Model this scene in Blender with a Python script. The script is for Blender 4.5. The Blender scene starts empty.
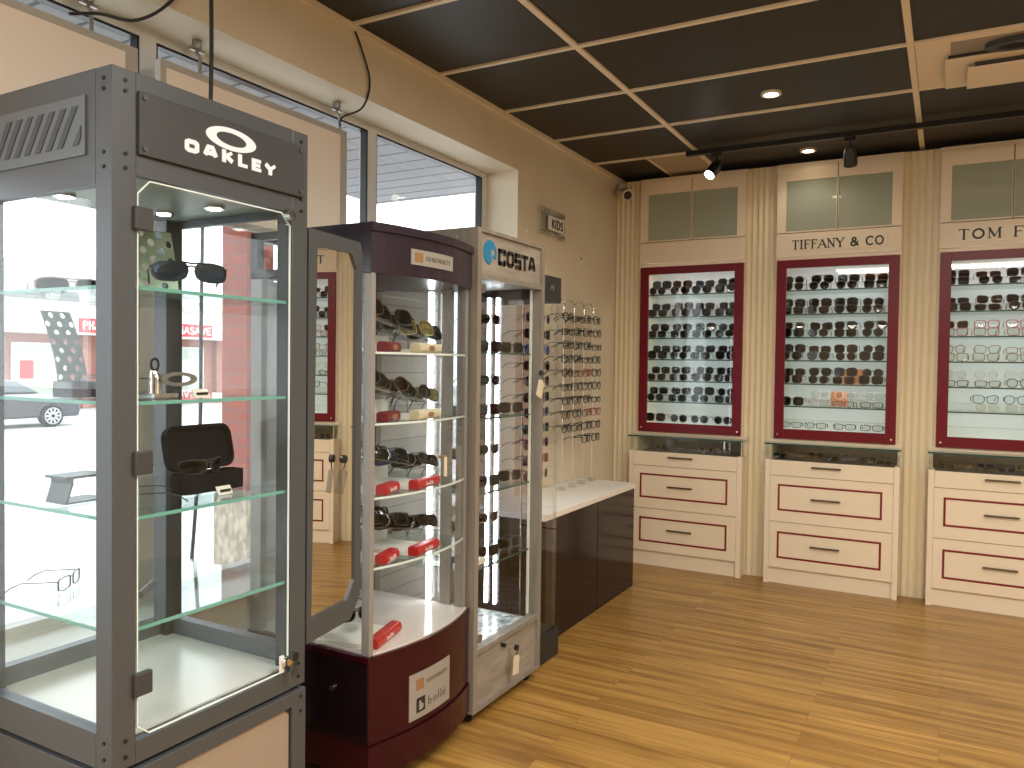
import bpy, math, random
from mathutils import Vector, Matrix
random.seed(7)
SC = bpy.context.scene; COL = SC.collection
PI = math.pi
# ------------------------------------------------------------------ materials
def new_mat(name):
    m = bpy.data.materials.new(name); m.use_nodes = True
    nt = m.node_tree; nt.nodes.clear()
    out = nt.nodes.new('ShaderNodeOutputMaterial')
    return m, nt, out
def pbr(name, col, rough=.5, metal=0, emit=None, es=0, spec=.5, coat=0, noise=None, bump=0, alpha=None):
    m, nt, out = new_mat(name)
    b = nt.nodes.new('ShaderNodeBsdfPrincipled')
    b.inputs['Base Color'].default_value = (*col, 1); b.inputs['Roughness'].default_value = rough
    b.inputs['Metallic'].default_value = metal; b.inputs['Specular IOR Level'].default_value = spec
    b.inputs['Coat Weight'].default_value = coat
    if emit: b.inputs['Emission Color'].default_value = (*emit, 1); b.inputs['Emission Strength'].default_value = es
    if alpha is not None: b.inputs['Alpha'].default_value = alpha
    if noise:
        g = nt.nodes.new('ShaderNodeNewGeometry'); mp = nt.nodes.new('ShaderNodeMapping')
        mp.inputs['Scale'].default_value = noise[0]
        n = nt.nodes.new('ShaderNodeTexNoise'); n.inputs['Scale'].default_value = 1; n.inputs['Detail'].default_value = 5
        nt.links.new(g.outputs['Position'], mp.inputs[0]); nt.links.new(mp.outputs[0], n.inputs[0])
        r = nt.nodes.new('ShaderNodeValToRGB')
        r.color_ramp.elements[0].color = (*noise[1], 1); r.color_ramp.elements[1].color = (*noise[2], 1)
        r.color_ramp.elements[0].position = .35; r.color_ramp.elements[1].position = .65
        nt.links.new(n.outputs[0], r.inputs[0]); nt.links.new(r.outputs[0], b.inputs['Base Color'])
        if bump:
            bp = nt.nodes.new('ShaderNodeBump'); bp.inputs['Strength'].default_value = bump; bp.inputs['Distance'].default_value = .002
            nt.links.new(n.outputs[0], bp.inputs['Height']); nt.links.new(bp.outputs[0], b.inputs['Normal'])
    nt.links.new(b.outputs[0], out.inputs[0])
    return m
def glass(name, tint=(1, 1, 1), refl=1.0, base=0.0, rough=0.0):
    m, nt, out = new_mat(name)
    t = nt.nodes.new('ShaderNodeBsdfTransparent'); t.inputs[0].default_value = (*tint, 1)
    g = nt.nodes.new('ShaderNodeBsdfGlossy'); g.inputs['Roughness'].default_value = rough
    lw = nt.nodes.new('ShaderNodeLayerWeight'); lw.inputs[0].default_value = .5
    pw = nt.nodes.new('ShaderNodeMath'); pw.operation = 'POWER'; pw.inputs[1].default_value = 5; nt.links.new(lw.outputs['Facing'], pw.inputs[0])
    f = nt.nodes.new('ShaderNodeMath'); f.operation = 'MULTIPLY_ADD'; f.inputs[1].default_value = .93; f.inputs[2].default_value = .04; nt.links.new(pw.outputs[0], f.inputs[0])
    mu = nt.nodes.new('ShaderNodeMath'); mu.operation = 'MULTIPLY_ADD'; mu.inputs[1].default_value = refl; mu.inputs[2].default_value = base
    mu.use_clamp = True
    mx = nt.nodes.new('ShaderNodeMixShader')
    L = nt.links.new
    L(f.outputs[0], mu.inputs[0]); L(mu.outputs[0], mx.inputs[0]); L(t.outputs[0], mx.inputs[1]); L(g.outputs[0], mx.inputs[2]); L(mx.outputs[0], out.inputs[0])
    return m
def brickmat(name, c1, c2, mort, bw, bh, axes='yz', ms=.01, rough=.8, wood=None, coat=0, off=.5, loc=(0, 0)):
    """bricks / planks laid in the plane named by axes; wood = (noise scale vector, dark, light)"""
    m, nt, out = new_mat(name); L = nt.links.new
    b = nt.nodes.new('ShaderNodeBsdfPrincipled'); b.inputs['Roughness'].default_value = rough; b.inputs['Coat Weight'].default_value = coat
    g = nt.nodes.new('ShaderNodeNewGeometry'); s = nt.nodes.new('ShaderNodeSeparateXYZ'); c = nt.nodes.new('ShaderNodeCombineXYZ')
    L(g.outputs['Position'], s.inputs[0])
    for k, a in enumerate(axes): L(s.outputs['xyz'.index(a)], c.inputs[k])
    t = nt.nodes.new('ShaderNodeTexBrick'); L(c.outputs[0], t.inputs['Vector'])
    t.inputs['Color1'].default_value = (*c1, 1); t.inputs['Color2'].default_value = (*c2, 1); t.inputs['Mortar'].default_value = (*mort, 1)
    t.inputs['Scale'].default_value = 1; t.inputs['Brick Width'].default_value = bw; t.inputs['Row Height'].default_value = bh
    t.inputs['Mortar Size'].default_value = ms; t.offset = off; t.inputs['Bias'].default_value = 0
    last = t.outputs[0]
    if wood:
        mp = nt.nodes.new('ShaderNodeMapping'); mp.inputs['Scale'].default_value = wood[0]
        ad = nt.nodes.new('ShaderNodeVectorMath'); ad.operation = 'ADD'
        sc = nt.nodes.new('ShaderNodeVectorMath'); sc.operation = 'SCALE'; sc.inputs[3].default_value = 9
        L(t.outputs[0], sc.inputs[0]); L(g.outputs['Position'], ad.inputs[0]); L(sc.outputs[0], ad.inputs[1])
        n = nt.nodes.new('ShaderNodeTexNoise'); n.inputs['Scale'].default_value = 1; n.inputs['Detail'].default_value = 6; n.inputs['Distortion'].default_value = .6
        L(ad.outputs[0], mp.inputs[0]); L(mp.outputs[0], n.inputs[0])
        r = nt.nodes.new('ShaderNodeValToRGB'); r.color_ramp.elements[0].color = (*wood[1], 1); r.color_ramp.elements[1].color = (*wood[2], 1)
        r.color_ramp.elements[0].position = .3; r.color_ramp.elements[1].position = .7
        L(n.outputs[0], r.inputs[0])
        mx = nt.nodes.new('ShaderNodeMix'); mx.data_type = 'RGBA'; mx.blend_type = 'MULTIPLY'; mx.inputs[0].default_value = 1
        L(r.outputs[0], mx.inputs[6]); L(t.outputs[0], mx.inputs[7]); last = mx.outputs[2]
    L(last, b.inputs['Base Color']); L(b.outputs[0], out.inputs[0])
    return m
def emis(name, col, s):
    m, nt, out = new_mat(name)
    e = nt.nodes.new('ShaderNodeEmission'); e.inputs[0].default_value = (*col, 1); e.inputs[1].default_value = s
    nt.links.new(e.outputs[0], out.inputs[0]); return m
M = dict(
 wall=pbr('wall_paint', (.70, .62, .48), .6, noise=((3, 3, 3), (.68, .60, .46), (.72, .64, .50))),
 cream=pbr('cream_paint', (.80, .70, .55), .5), white=pbr('white_paint', (.78, .76, .72), .5),
 flute=pbr('cream_flute', (.74, .65, .47), .5),
 trimw=pbr('window_white', (.62, .62, .60), .4), ceil=pbr('ceiling_tile', (.028, .020, .013), .5, noise=((40, 40, 40), (.016, .0115, .006), (.021, .015, .009))),
 tbar=pbr('t_bar', (.80, .70, .56), .5), tilel=pbr('light_tile', (.45, .36, .25), .6),
 crimson=pbr('crimson_lacquer', (.15, .004, .014), .3, spec=.3), inlay=pbr('crimson_inlay', (.20, .006, .012), .4),
 black=pbr('black_plastic', (.012, .012, .013), .35), blacks=pbr('black_satin', (.02, .02, .022), .5),
 gun=pbr('gunmetal', (.082, .090, .100), .42, metal=.3), gund=pbr('gunmetal_dark', (.05, .05, .055), .5, metal=.2),
 gunl=pbr('grey_coat', (.13, .15, .17), .45, metal=.2),
 vent=pbr('vent_dark', (.055, .066, .08), .6),
 alup=pbr('satin_profile', (.30, .285, .27), .5, metal=.3), alu=pbr('aluminium', (.36, .355, .35), .35, metal=.85), chrome=pbr('chrome', (.75, .75, .75), .12, metal=1),
 bronze=pbr('dark_bronze', (.10, .075, .05), .35, metal=.8),
 maroon=pbr('maroon_gloss', (.030, .002, .006), .22, spec=.35), mard=pbr('dark_maroon_gloss', (.012, .005, .007), .14, spec=.3),
 plum=pbr('dark_plum', (.026, .017, .027), .3), frost=glass('frosted_glass', (.5, .58, .5), .8, .06, .05),
 frostback=pbr('frosted_door_glass', (.36, .40, .33), .06, coat=.8),
 glass=glass('clear_glass', (.985, .995, .99), .75), shelf=glass('shelf_glass', (.90, .965, .95), .8),
 gedge=pbr('glass_edge_green', (.16, .42, .38), .2, emit=None), gedged=pbr('glass_edge_dark', (.02, .07, .06), .2),
 win=glass('window_glass', (.97, .98, .98), .8), acr=glass('acrylic', (.9, .92, .92), 1, .04),
 mirror=pbr('mirror_silver', (.86, .86, .84), 0, metal=1),
 letter=pbr('letter_black', (.02, .018, .016), .4), signcream=pbr('sign_cream', (.80, .72, .56), .35),
 logo=emis('lit_logo', (1.0, .95, .82), .85), led=emis('led_strip', (.93, .97, 1.0), 12), led2=emis('led_strip_soft', (.93, .97, 1.0), 5), ledw=emis('spot_lamp', (1, .93, .82), 14),
 lamp=emis('warm_lamp', (1, .80, .55), 16), troffer=emis('troffer_diffuser', (1, .88, .70), 5),
 tray=pbr('tray_white', (.60, .62, .60), .22), inner=pbr('display_backing', (.62, .63, .63), .7, spec=.2),
 gold=pbr('gold_label', (.27, .15, .07), .4), plate=pbr('brushed_plate', (.33, .315, .29), .45, metal=.2),
 platet=pbr('plate_lettering', (.16, .14, .12), .4),
 red=pbr('red_block', (.42, .01, .014), .3), ivory=pbr('ivory_block', (.62, .55, .40), .35), stand=glass('frosted_acrylic', (.80, .82, .84), .8, .08, .1),
 whitelet=pbr('white_lettering', (.8, .8, .8), .4), tag=pbr('paper_tag', (.62, .55, .42), .6), cable=pbr('black_cable', (.012, .012, .012), .5),
 mint=pbr('mint_perforated', (.28, .40, .30), .4), darkperf=pbr('grey_perforated', (.09, .12, .12), .4), hole=pbr('hole_dark', (.03, .04, .04), .6),
 ventgrey2=pbr('case_ceiling', (.26, .32, .31), .4), ventgrey=pbr('vent_shade', (.30, .27, .23), .6), gdim=glass('grey_dimming_glass', (.74, .71, .73), .9), smoke=glass('smoke_acrylic', (.22, .24, .24), .9, .04), fabric=pbr('case_fabric', (.005, .0055, .008), .9, spec=.15), caseint=pbr('case_lining', (.007, .008, .011), .95, spec=.1),
 blue=pbr('costa_blue', (.015, .20, .42), .35), bluegrey=pbr('blue_grey_lens', (.05, .08, .12), .1, metal=.5), bluel=pbr('blue_mirror_lens', (.05, .16, .42), .08, metal=.7),
 conc=pbr('pavement', (.62, .61, .58), .9, noise=((1.5, 1.5, 1.5), (.50, .49, .46), (.68, .67, .65))), asph=pbr('parking_lot', (.5, .5, .49), .9, noise=((3, 3, 3), (.44, .44, .43), (.55, .55, .54))),
 stone=pbr('sandstone', (.42, .36, .28), .9, noise=((25, 25, 12), (.28, .23, .17), (.55, .47, .37))),
 soff=brickmat('soffit_boards', (.20, .20, .21), (.23, .23, .24), (.06, .06, .07), 40, .22, 'xy', ms=.012, off=0),
 brick=brickmat('red_brick', (.24, .035, .016), (.32, .055, .028), (.20, .075, .06), .20, .085, 'yz', ms=.008),
 brickx=brickmat('red_brick_side', (.24, .035, .016), (.32, .055, .028), (.20, .075, .06), .20, .085, 'xz', ms=.008),
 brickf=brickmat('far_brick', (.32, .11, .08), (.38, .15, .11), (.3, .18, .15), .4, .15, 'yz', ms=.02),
 fascia=pbr('white_fascia', (.72, .70, .66), .7), car=pbr('car_paint', (.02, .02, .03), .2, coat=1), carg=pbr('car_glass', (.08, .10, .11), .05, coat=1), tyre=pbr('tyre', (.015, .015, .015), .8), rim=pbr('alloy_rim', (.55, .55, .55), .35, metal=.7),
 signred=pbr('sign_red', (.62, .03, .04), .4), floor=brickmat('oak_planks', (1, 1, 1), (.80, .77, .70), (.62, .55, .45), 1.22, .10, 'xy', ms=.001, rough=.34, wood=((1.5, 26, 1), (.215, .105, .022), (.50, .29, .078)), coat=.1, off=.37),
 gwood=pbr('grey_washed_wood', (.3, .27, .22), .5, noise=((30, 25, 4), (.19, .17, .145), (.24, .215, .185))),
 gwoodh=pbr('grey_washed_panel', (.3, .27, .22), .5, noise=((12, 7, 30), (.22, .195, .165), (.32, .29, .25))),
 ice=pbr('ripple_print', (.6, .7, .75), .25, noise=((40, 26, 10), (.16, .24, .28), (.82, .86, .88))),
 plankp=brickmat('grey_plank_backing', (.42, .36, .34), (.34, .30, .29), (.2, .17, .16), 3, .07, 'yz', ms=.002),
 plankx=brickmat('grey_plank_side', (.42, .36, .34), (.34, .30, .29), (.2, .17, .16), 3, .07, 'xz', ms=.002),
 tray2=pbr('white_marble', (.66, .60, .58), .15), clutter=pbr('poster_panel', (.32, .20, .2), .5),
 lenssmoke=glass('smoke_lens', (.035, .033, .033), .8, .0), lensgrad=glass('violet_lens', (.14, .08, .10), .8, .0), lensbrown=glass('brown_lens', (.13, .07, .03), .8, .0), lensclear=glass('clear_lens', (.93, .95, .95), .8, .01),
 lensgold=pbr('gold_mirror_lens', (.45, .42, .18), .1, metal=.8), lensgreen=glass('green_lens', (.05, .07, .055), .8, .0),
 tort=pbr('tortoise_frame', (.10, .035, .012), .25), brownf=pbr('brown_metal', (.22, .12, .06), .3, metal=.6), crys=pbr('crystal_frame', (.45, .42, .38), .2), redf=pbr('red_frame', (.30, .02, .03), .3), tealf=pbr('teal_frame', (.02, .16, .18), .3), bluef=pbr('blue_frame', (.03, .07, .25), .3), purpf=pbr('purple_frame', (.09, .03, .14), .3), goldf=pbr('gold_wire', (.5, .36, .16), .3, metal=.8),
 cctvw=pbr('camera_white', (.62, .57, .48), .4), board=pbr('board_back', (.82, .72, .62), .6), boarde=pbr('board_edge', (.42, .39, .35), .6), orange=pbr('orange_card', (.55, .16, .05), .5), leather=pbr('grey_base', (.22, .21, .20), .5),
)
# ------------------------------------------------------------------ mesh builder
class MB:
    def __init__(s): s.v = []; s.f = []; s.mi = []; s.mats = []; s.sm = []
    def m(s, mat):
        if mat not in s.mats: s.mats.append(mat)
        return s.mats.index(mat)
    def add(s, vs, fs, mat, smooth=False):
        o = len(s.v); s.v += [tuple(v) for v in vs]; k = s.m(mat)
        for f in fs: s.f.append([i + o for i in f]); s.mi.append(k); s.sm.append(smooth)
    def box(s, x0, x1, y0, y1, z0, z1, mat):
        if x0 > x1: x0, x1 = x1, x0
        if y0 > y1: y0, y1 = y1, y0
        if z0 > z1: z0, z1 = z1, z0
        s.add([(x, y, z) for x in (x0, x1) for y in (y0, y1) for z in (z0, z1)],
              [(0, 1, 3, 2), (4, 6, 7, 5), (0, 4, 5, 1), (2, 3, 7, 6), (0, 2, 6, 4), (1, 5, 7, 3)], mat); return s
    def prism(s, pts, a, b, mat, smooth=False):
        """pts: list of 3D points of a polygon; extruded by vector b-a (a,b vectors)"""
        n = len(pts); A = [Vector(p) + Vector(a) for p in pts]; B = [Vector(p) + Vector(b) for p in pts]
        s.add(A + B, [tuple(range(n - 1, -1, -1)), tuple(range(n, 2 * n))], mat)
        o = len(s.v) - 2 * n; k = s.m(mat)
        for i in range(n):
            j = (i + 1) % n; s.f.append([o + i, o + j, o + n + j, o + n + i]); s.mi.append(k); s.sm.append(smooth)
        return s
    def ring(s, outer, inner, a, b, mat):
        n = len(outer); a = Vector(a); b = Vector(b)
        V = [Vector(p) + a for p in outer] + [Vector(p) + a for p in inner] + [Vector(p) + b for p in outer] + [Vector(p) + b for p in inner]
        F = []
        for i in range(n):
            j = (i + 1) % n
            F += [(i, j, n + j, n + i), (2 * n + i, 3 * n + i, 3 * n + j, 2 * n + j), (i, 2 * n + i, 2 * n + j, j), (n + i, n + j, 3 * n + j, 3 * n + i)]
        s.add(V, F, mat); return s
    def tube(s, path, r, mat, n=8, cap=True):
        P = [Vector(p) for p in path]; rr = r if isinstance(r, (list, tuple)) else [r] * len(P)
        V = []; F = []; up = None
        for i, p in enumerate(P):
            d = (P[min(i + 1, len(P) - 1)] - P[max(i - 1, 0)]).normalized()
            if up is None: up = d.orthogonal().normalized()
            up = (up - d * up.dot(d)); up = up.normalized() if up.length > 1e-6 else d.orthogonal().normalized()
            w = d.cross(up)
            for k in range(n):
                t = 2 * PI * k / n; V.append(p + (up * math.cos(t) + w * math.sin(t)) * rr[i])
        for i in range(len(P) - 1):
            for k in range(n):
                F.append((i * n + k, i * n + (k + 1) % n, (i + 1) * n + (k + 1) % n, (i + 1) * n + k))
        s.add(V, F, mat, True)
        if cap: s.add(V[:n], [tuple(range(n - 1, -1, -1))], mat); s.add(V[-n:], [tuple(range(n))], mat)
        return s
    def seg(s, p, q, w, up, d, mat):
        """flat bar from p to q, width w, in the plane with normal up, thickness d"""
        p = Vector(p); q = Vector(q); up = Vector(up).normalized(); t = (q - p).normalized(); sd = t.cross(up) * w / 2
        s.prism([p - sd, q - sd, q + sd, p + sd], (0, 0, 0), up * d, mat); return s
    def build(s, name, parent=None, org=None, bevel=0, subs=0):
        o0 = Vector(parent.matrix_world_loc) if False else (Vector(org) if org is not None else (Vector(ORG.get(parent.name, (0, 0, 0))) if parent else Vector(s.v[0]) * 0))
        me = bpy.data.meshes.new(name); me.from_pydata([tuple(Vector(v) - o0) for v in s.v], [], s.f)
        for m_ in s.mats: me.materials.append(m_)
        for p, k, sm in zip(me.polygons, s.mi, s.sm): p.material_index = k; p.use_smooth = sm
        me.validate(); me.update()
        o = bpy.data.objects.new(name, me); COL.objects.link(o)
        if parent: o.parent = parent; ORG[o.name] = tuple(o0)
        else: o.location = o0; ORG[o.name] = tuple(o0)
        if bevel:
            b = o.modifiers.new('b', 'BEVEL'); b.width = bevel; b.segments = 2; b.limit_method = 'ANGLE'
        return o
ORG = {}
def tag(o, label=None, cat=None, group=None, kind=None):
    if label: o['label'] = label
    if cat: o['category'] = cat
    if group: o['group'] = group
    if kind: o['kind'] = kind
    return o
def thing(name, label, cat, loc=(0, 0, 0), group=None):
    o = bpy.data.objects.new(name, None); COL.objects.link(o); o.location = loc; o.empty_display_size = .05
    ORG[o.name] = tuple(loc); return tag(o, label, cat, group)
def bx(*a): return MB().box(*a)
def struct(name, mb, label=None):
    o = mb.build(name); o['kind'] = 'structure'
    if label: o['label'] = label
    return o
# ------------------------------------------------------------------ lettering (stroke alphabet)
def arc(cx, cy, rx, ry, a0, a1, n=10): return [(cx + rx * math.cos(math.radians(a0 + (a1 - a0) * i / n)), cy + ry * math.sin(math.radians(a0 + (a1 - a0) * i / n))) for i in range(n + 1)]
def glyph(c, rnd=True):
    """strokes on a cell of height 1; returns width, list of (polyline, heavy?)"""
    T = True; F = False
    box8 = [(.12, 0), (.5, 0), (.62, .12), (.62, .88), (.5, 1), (.12, 1), (0, .88), (0, .12), (.12, 0)]
    G = {
     'A': (.74, [([(0, 0), (.37, 1)], F), ([(.37, 1), (.74, 0)], T), ([(.14, .34), (.6, .34)], F)]),
     'B': (.6, [([(.1, 0), (.1, 1)], T), ([(.1, 1), (.35, 1)] + arc(.35, .76, .2, .24, 90, -90) + [(.1, .52)], T), ([(.35, .52)] + arc(.35, .26, .25, .26, 90, -90) + [(.1, 0)], T)]),
     'C': (.72, [(arc(.4, .5, .36, .5, 45, 315, 14) if rnd else [(.58, .66), (.58, 1), (0, 1), (0, 0), (.58, 0), (.58, .34)], T)]),
     'D': (.72, [([(.1, 0), (.1, 1)], T), ([(.1, 1), (.3, 1)] + arc(.3, .5, .38, .5, 90, -90, 12) + [(.1, 0)] if rnd else [(.1, 1), (.45, 1), (.62, .8), (.62, .2), (.45, 0), (.1, 0)], T)]),
     'E': (.58, [([(.1, 0), (.1, 1)], T), ([(.1, 1), (.56, 1)], F), ([(.1, .5), (.5, .5)], F), ([(.1, 0), (.58, 0)], F)]),
     'F': (.56, [([(.1, 0), (.1, 1)], T), ([(.1, 1), (.56, 1)], F), ([(.1, .52), (.48, .52)], F)]),
     'G': (.74, [(arc(.4, .5, .36, .5, 45, 360, 14) + [(.45, .5)], T)]),
     'H': (.7, [([(.1, 0), (.1, 1)], T), ([(.6, 0), (.6, 1)], T), ([(.1, .5), (.6, .5)], F)]),
     'I': (.26, [([(.13, 0), (.13, 1)], T)]),
     'K': (.68, [([(.1, 0), (.1, 1)], T), ([(.62, 1), (.12, .42)], F), ([(.25, .58), (.66, 0)], T)]),
     'L': (.56, [([(.1, 1), (.1, 0)], T), ([(.1, 0), (.56, 0)], F)]),
     'M': (.86, [([(.1, 0), (.1, 1)], F), ([(.1, 1), (.43, .1)], T), ([(.43, .1), (.76, 1)], F), ([(.76, 1), (.76, 0)], T)]),
     'N': (.74, [([(.1, 0), (.1, 1)], F), ([(.1, 1), (.64, 0)], T), ([(.64, 0), (.64, 1)], F)]),
     'O': (.78 if rnd else .7, [(arc(.39, .5, .35, .5, 0, 360, 18) if rnd else box8, T)]),
     'P': (.6, [([(.1, 0), (.1, 1)], T), ([(.1, 1), (.32, 1)] + arc(.32, .74, .23, .26, 90, -90) + [(.1, .48)], T)]),
     'R': (.66, [([(.1, 0), (.1, 1)], T), ([(.1, 1), (.32, 1)] + arc(.32, .74, .22, .26, 90, -90) + [(.1, .48)], T), ([(.3, .48), (.64, 0)], T)]),
     'S': (.6, [([(.54, .82)] + arc(.3, .76, .22, .24, 30, 270, 9) + arc(.3, .26, .24, .26, 90, -150, 9) if rnd else [(.6, 1), (.04, 1), (.04, .5), (.58, .5), (.58, 0), (.0, 0)], T)]),
     'T': (.66, [([(.33, 0), (.33, 1)], T), ([(0, 1), (.66, 1)], F)]),
     'V': (.72, [([(0, 1), (.36, 0)], T), ([(.36, 0), (.72, 1)], F)]),
     'Y': (.7, [([(0, 1), (.35, .48)], T), ([(.7, 1), (.35, .48)], F), ([(.35, .48), (.35, 0)], T)]),
     '&': (.84, [(arc(.36, .77, .17, .22, -50, 230, 12) + [(.78, 0)], T), ([(.48, .58), (.3, .5)] + arc(.32, .25, .26, .25, 120, 330, 10) + [(.72, .5)], T)]),
     ' ': (.34, []),
     'b': (.6, [([(.1, 0), (.1, 1)], T), (arc(.3, .28, .22, .28, 0, 360, 12), T)]),
     'o': (.56, [(arc(.28, .28, .23, .28, 0, 360, 12), T)]),
     'l': (.24, [([(.12, 0), (.12, 1)], T)]),
     'e': (.56, [([(.06, .3), (.5, .3)] + arc(.28, .28, .22, .28, 5, 320, 12), T)]),
     'é': (.56, [([(.06, .3), (.5, .3)] + arc(.28, .28, .22, .28, 5, 320, 12), T), ([(.24, .7), (.4, .9)], T)]),
     '-': (.4, [([(.05, .45), (.35, .45)], T)]),
    }
    w, st = G[c]
    if not rnd and c in 'A': st = [([(.02, 0), (.22, 1)], T), ([(.22, 1), (.5, 1)], T), ([(.5, 1), (.72, 0)], T), ([(.12, .32), (.6, .32)], T)]
    ends = []
    if c in 'BDEFHIKLMNPRTAVYFN': pass
    return w, st
SERIF = {'A': [(0, 0), (.74, 0)], 'B': [], 'D': [], 'F': [(.1, 0)], 'I': [(.13, 0), (.13, 1)], 'M': [(.1, 0), (.76, 0), (.06, 1), (.8, 1)], 'N': [(.1, 0), (.06, 1), (.64, 1)], 'T': [(.33, 0)],
         'Y': [(0, 1), (.7, 1), (.35, 0)], 'R': [(.1, 0), (.64, 0)], 'E': []}
def text(mb, txt, org, right, up, h, mat, wt=.16, thin=None, width=None, sp=.16, rnd=True, serif=False, d=.003):
    right = Vector(right).normalized(); up = Vector(up).normalized(); nrm = right.cross(up); org = Vector(org)
    thin = wt if thin is None else thin
    tot = sum(glyph(c, rnd)[0] + sp for c in txt) - sp; sx = h if width is None else width / tot
    x = 0
    for c in txt:
        w, st = glyph(c, rnd)
        for pl, heavy in st:
            t = (wt if heavy else thin) * h
            P = [org + right * ((x + px) * sx) + up * (t / 2 + py * (h - t)) for px, py in pl]
            for i in range(len(P) - 1):
                a, b = P[i], P[i + 1]
                if (b - a).length < 1e-7: continue
                e = (b - a).normalized() * t * (.0 if not rnd else (.12 if len(P) > 2 else .0))
                if len(P) > 2 and not rnd:
                    u_ = (b - a).normalized(); k0 = k1 = 0
                    clo = (P[0] - P[-1]).length < 1e-6
                    pr = P[i - 1] if i > 0 else (P[-2] if clo else None); nx = P[i + 2] if i + 2 < len(P) else (P[1] if clo else None)
                    if pr is not None: k0 = .5 if abs(u_.dot((a - pr).normalized())) < .3 else .2
                    if nx is not None: k1 = .5 if abs(u_.dot((nx - b).normalized())) < .3 else .2
                    mb.seg(a - u_ * t * k0, b + u_ * t * k1, t, nrm, d, mat); continue
                if len(P) == 2 and pl[0][0] != pl[1][0] and pl[0][1] == pl[1][1]: e = (b - a).normalized() * t * .3
                if len(P) == 2 and pl[0][0] == pl[1][0]: e = (b - a).normalized() * t * .5
                mb.seg(a - e, b + e, t, nrm, d, mat)
        if serif:
            for px, py in SERIF.get(c, []):
                t = .07 * h; p = org + right * ((x + px) * sx) + up * (t / 2 + py * (h - t))
                mb.seg(p - right * .15 * h, p + right * .15 * h, t, nrm, d, mat)
            if c == 'T':
                for px in (0, .66):
                    p = org + right * ((x + px) * sx) + up * (.9 * h); mb.seg(p - up * .1 * h, p + up * .08 * h, .06 * h, nrm, d, mat)
            if c == 'F':
                p = org + right * ((x + .56) * sx) + up * (.88 * h); mb.seg(p - up * .1 * h, p + up * .1 * h, .06 * h, nrm, d, mat)
                p = org + right * ((x + .02) * sx) + up * (.965 * h); mb.seg(p, p + right * .1 * h, .07 * h, nrm, d, mat)
        x += w + sp
    return mb
# ------------------------------------------------------------------ eyeglasses
def outline(style, sgn):
    w, h, n, sk = dict(square=(.026, .021, 4.5, 0), round=(.0235, .0225, 2.1, 0), cat=(.027, .021, 3, .35), aviator=(.028, .024, 2.6, .25), sport=(.033, .019, 3.4, .15), rect=(.026, .0155, 4.5, 0), big=(.029, .0255, 3.2, .1))[style]
    cx = w + .0085; P = []
    for i in range(16):
        t = 2 * PI * i / 16; c, s_ = math.cos(t), math.sin(t)
        x = w * abs(c) ** (2 / n) * (1 if c > 0 else -1); z = h * abs(s_) ** (2 / n) * (1 if s_ > 0 else -1)
        if style == 'cat' and x > 0 and z > 0: z += .006 * x / w
        if style in ('aviator', 'sport') and z < 0: x *= 1 - sk * (-z / h) * (.6 if x > 0 else .9); x -= 0
        P.append(((cx + x) * sgn, z + h))
    return P, cx, w, h
PROTO = {}
def glasses_proto(style, fm, lm, thick=.0032, parts=True, folded=False):
    key = (style, fm, lm, thick, parts)
    if key in PROTO: return PROTO[key]
    bend = 7 if style == 'sport' else 1.8
    def bp(x, z, y): return (x, y + bend * x * x, z)
    fr = MB(); ls = []
    for sg in (1, -1):
        P, cx, w, h = outline(style, sg)
        out = []
        for x, z in P:
            dx, dz = x - cx * sg, z - h; l = math.hypot(dx, dz); out.append((x + dx / l * thick, z + dz / l * thick + thick))
        inn = [(x, z + thick) for x, z in P]
        fr.ring([bp(x, z, -.0015) for x, z in out], [bp(x, z, -.0015) for x, z in inn], (0, 0, 0), (0, .0035, 0), M[fm])
        l_ = MB(); l_.prism([bp(x, z, .0) for x, z in inn], (0, 0, 0), (0, .001, 0), M[lm]); ls.append(l_)
    ht = 2 * h * .72 + thick
    for k in range(4):
        a = -.0095 + k * .019 / 4; b = a + .019 / 4
        zz = lambda x: ht + .004 * (1 - (x / .0095) ** 2)
        fr.tube([(a, 0, zz(a)), (b, 0, zz(b))], thick * .6, M[fm], 5, False)
    if style == 'sport' or style == 'aviator': fr.tube([bp(-.02, 2 * h + thick * 1.4, 0), bp(0, 2 * h + thick * .6, 0), bp(.02, 2 * h + thick * 1.4, 0)], thick * .6, M[fm], 5)
    tm = []
    for sg in (1, -1):
        X = (cx + w + thick * .8) ; y0 = bend * X * X; zt = 2 * h * .8 + thick
        p = [(sg * X, y0, zt), (sg * (X + .001), y0 + .02, zt), (sg * (X + .001), y0 + .085, zt - .001), (sg * (X - .002), y0 + .11, zt - .012), (sg * (X - .004), y0 + .128, zt - .026)]
        t = MB(); tr = max(.0013, thick * .55); t.tube(p, [tr * 1.3, tr, tr, tr * 1.2, tr * 1.3], M[fm], 5)
        tm.append(t)
    meshes = []
    def mk(mb, nm): 
        o = mb.build(nm, org=(0, 0, 0)); me = o.data; bpy.data.objects.remove(o); return me
    if parts == 'full':
        r = ('full', [(mk(fr, 'front_frame'), 'front_frame')] + [(mk(l, 'lens'), 'lens') for l in ls] + [(mk(t, 'temple_arm'), 'temple_arm') for t in tm])
    else:
        for t in tm:
            o = len(fr.v); fr.v += t.v; fr.f += [[i + o for i in f] for f in t.f]; fr.mi += [0] * len(t.f); fr.sm += t.sm
        if parts == 'lens': r = ('lens', [(mk(fr, 'frame'), None)] + [(mk(l, 'lens'), 'lens') for l in ls])
        else:
            k = fr.m(M[lm])
            for t in ls:
                o = len(fr.v); fr.v += t.v; fr.f += [[i + o for i in f] for f in t.f]; fr.mi += [k] * len(t.f); fr.sm += t.sm
            r = ('one', [(mk(fr, 'frame'), None)])
    PROTO[key] = r; return r
NG = [0]
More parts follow.
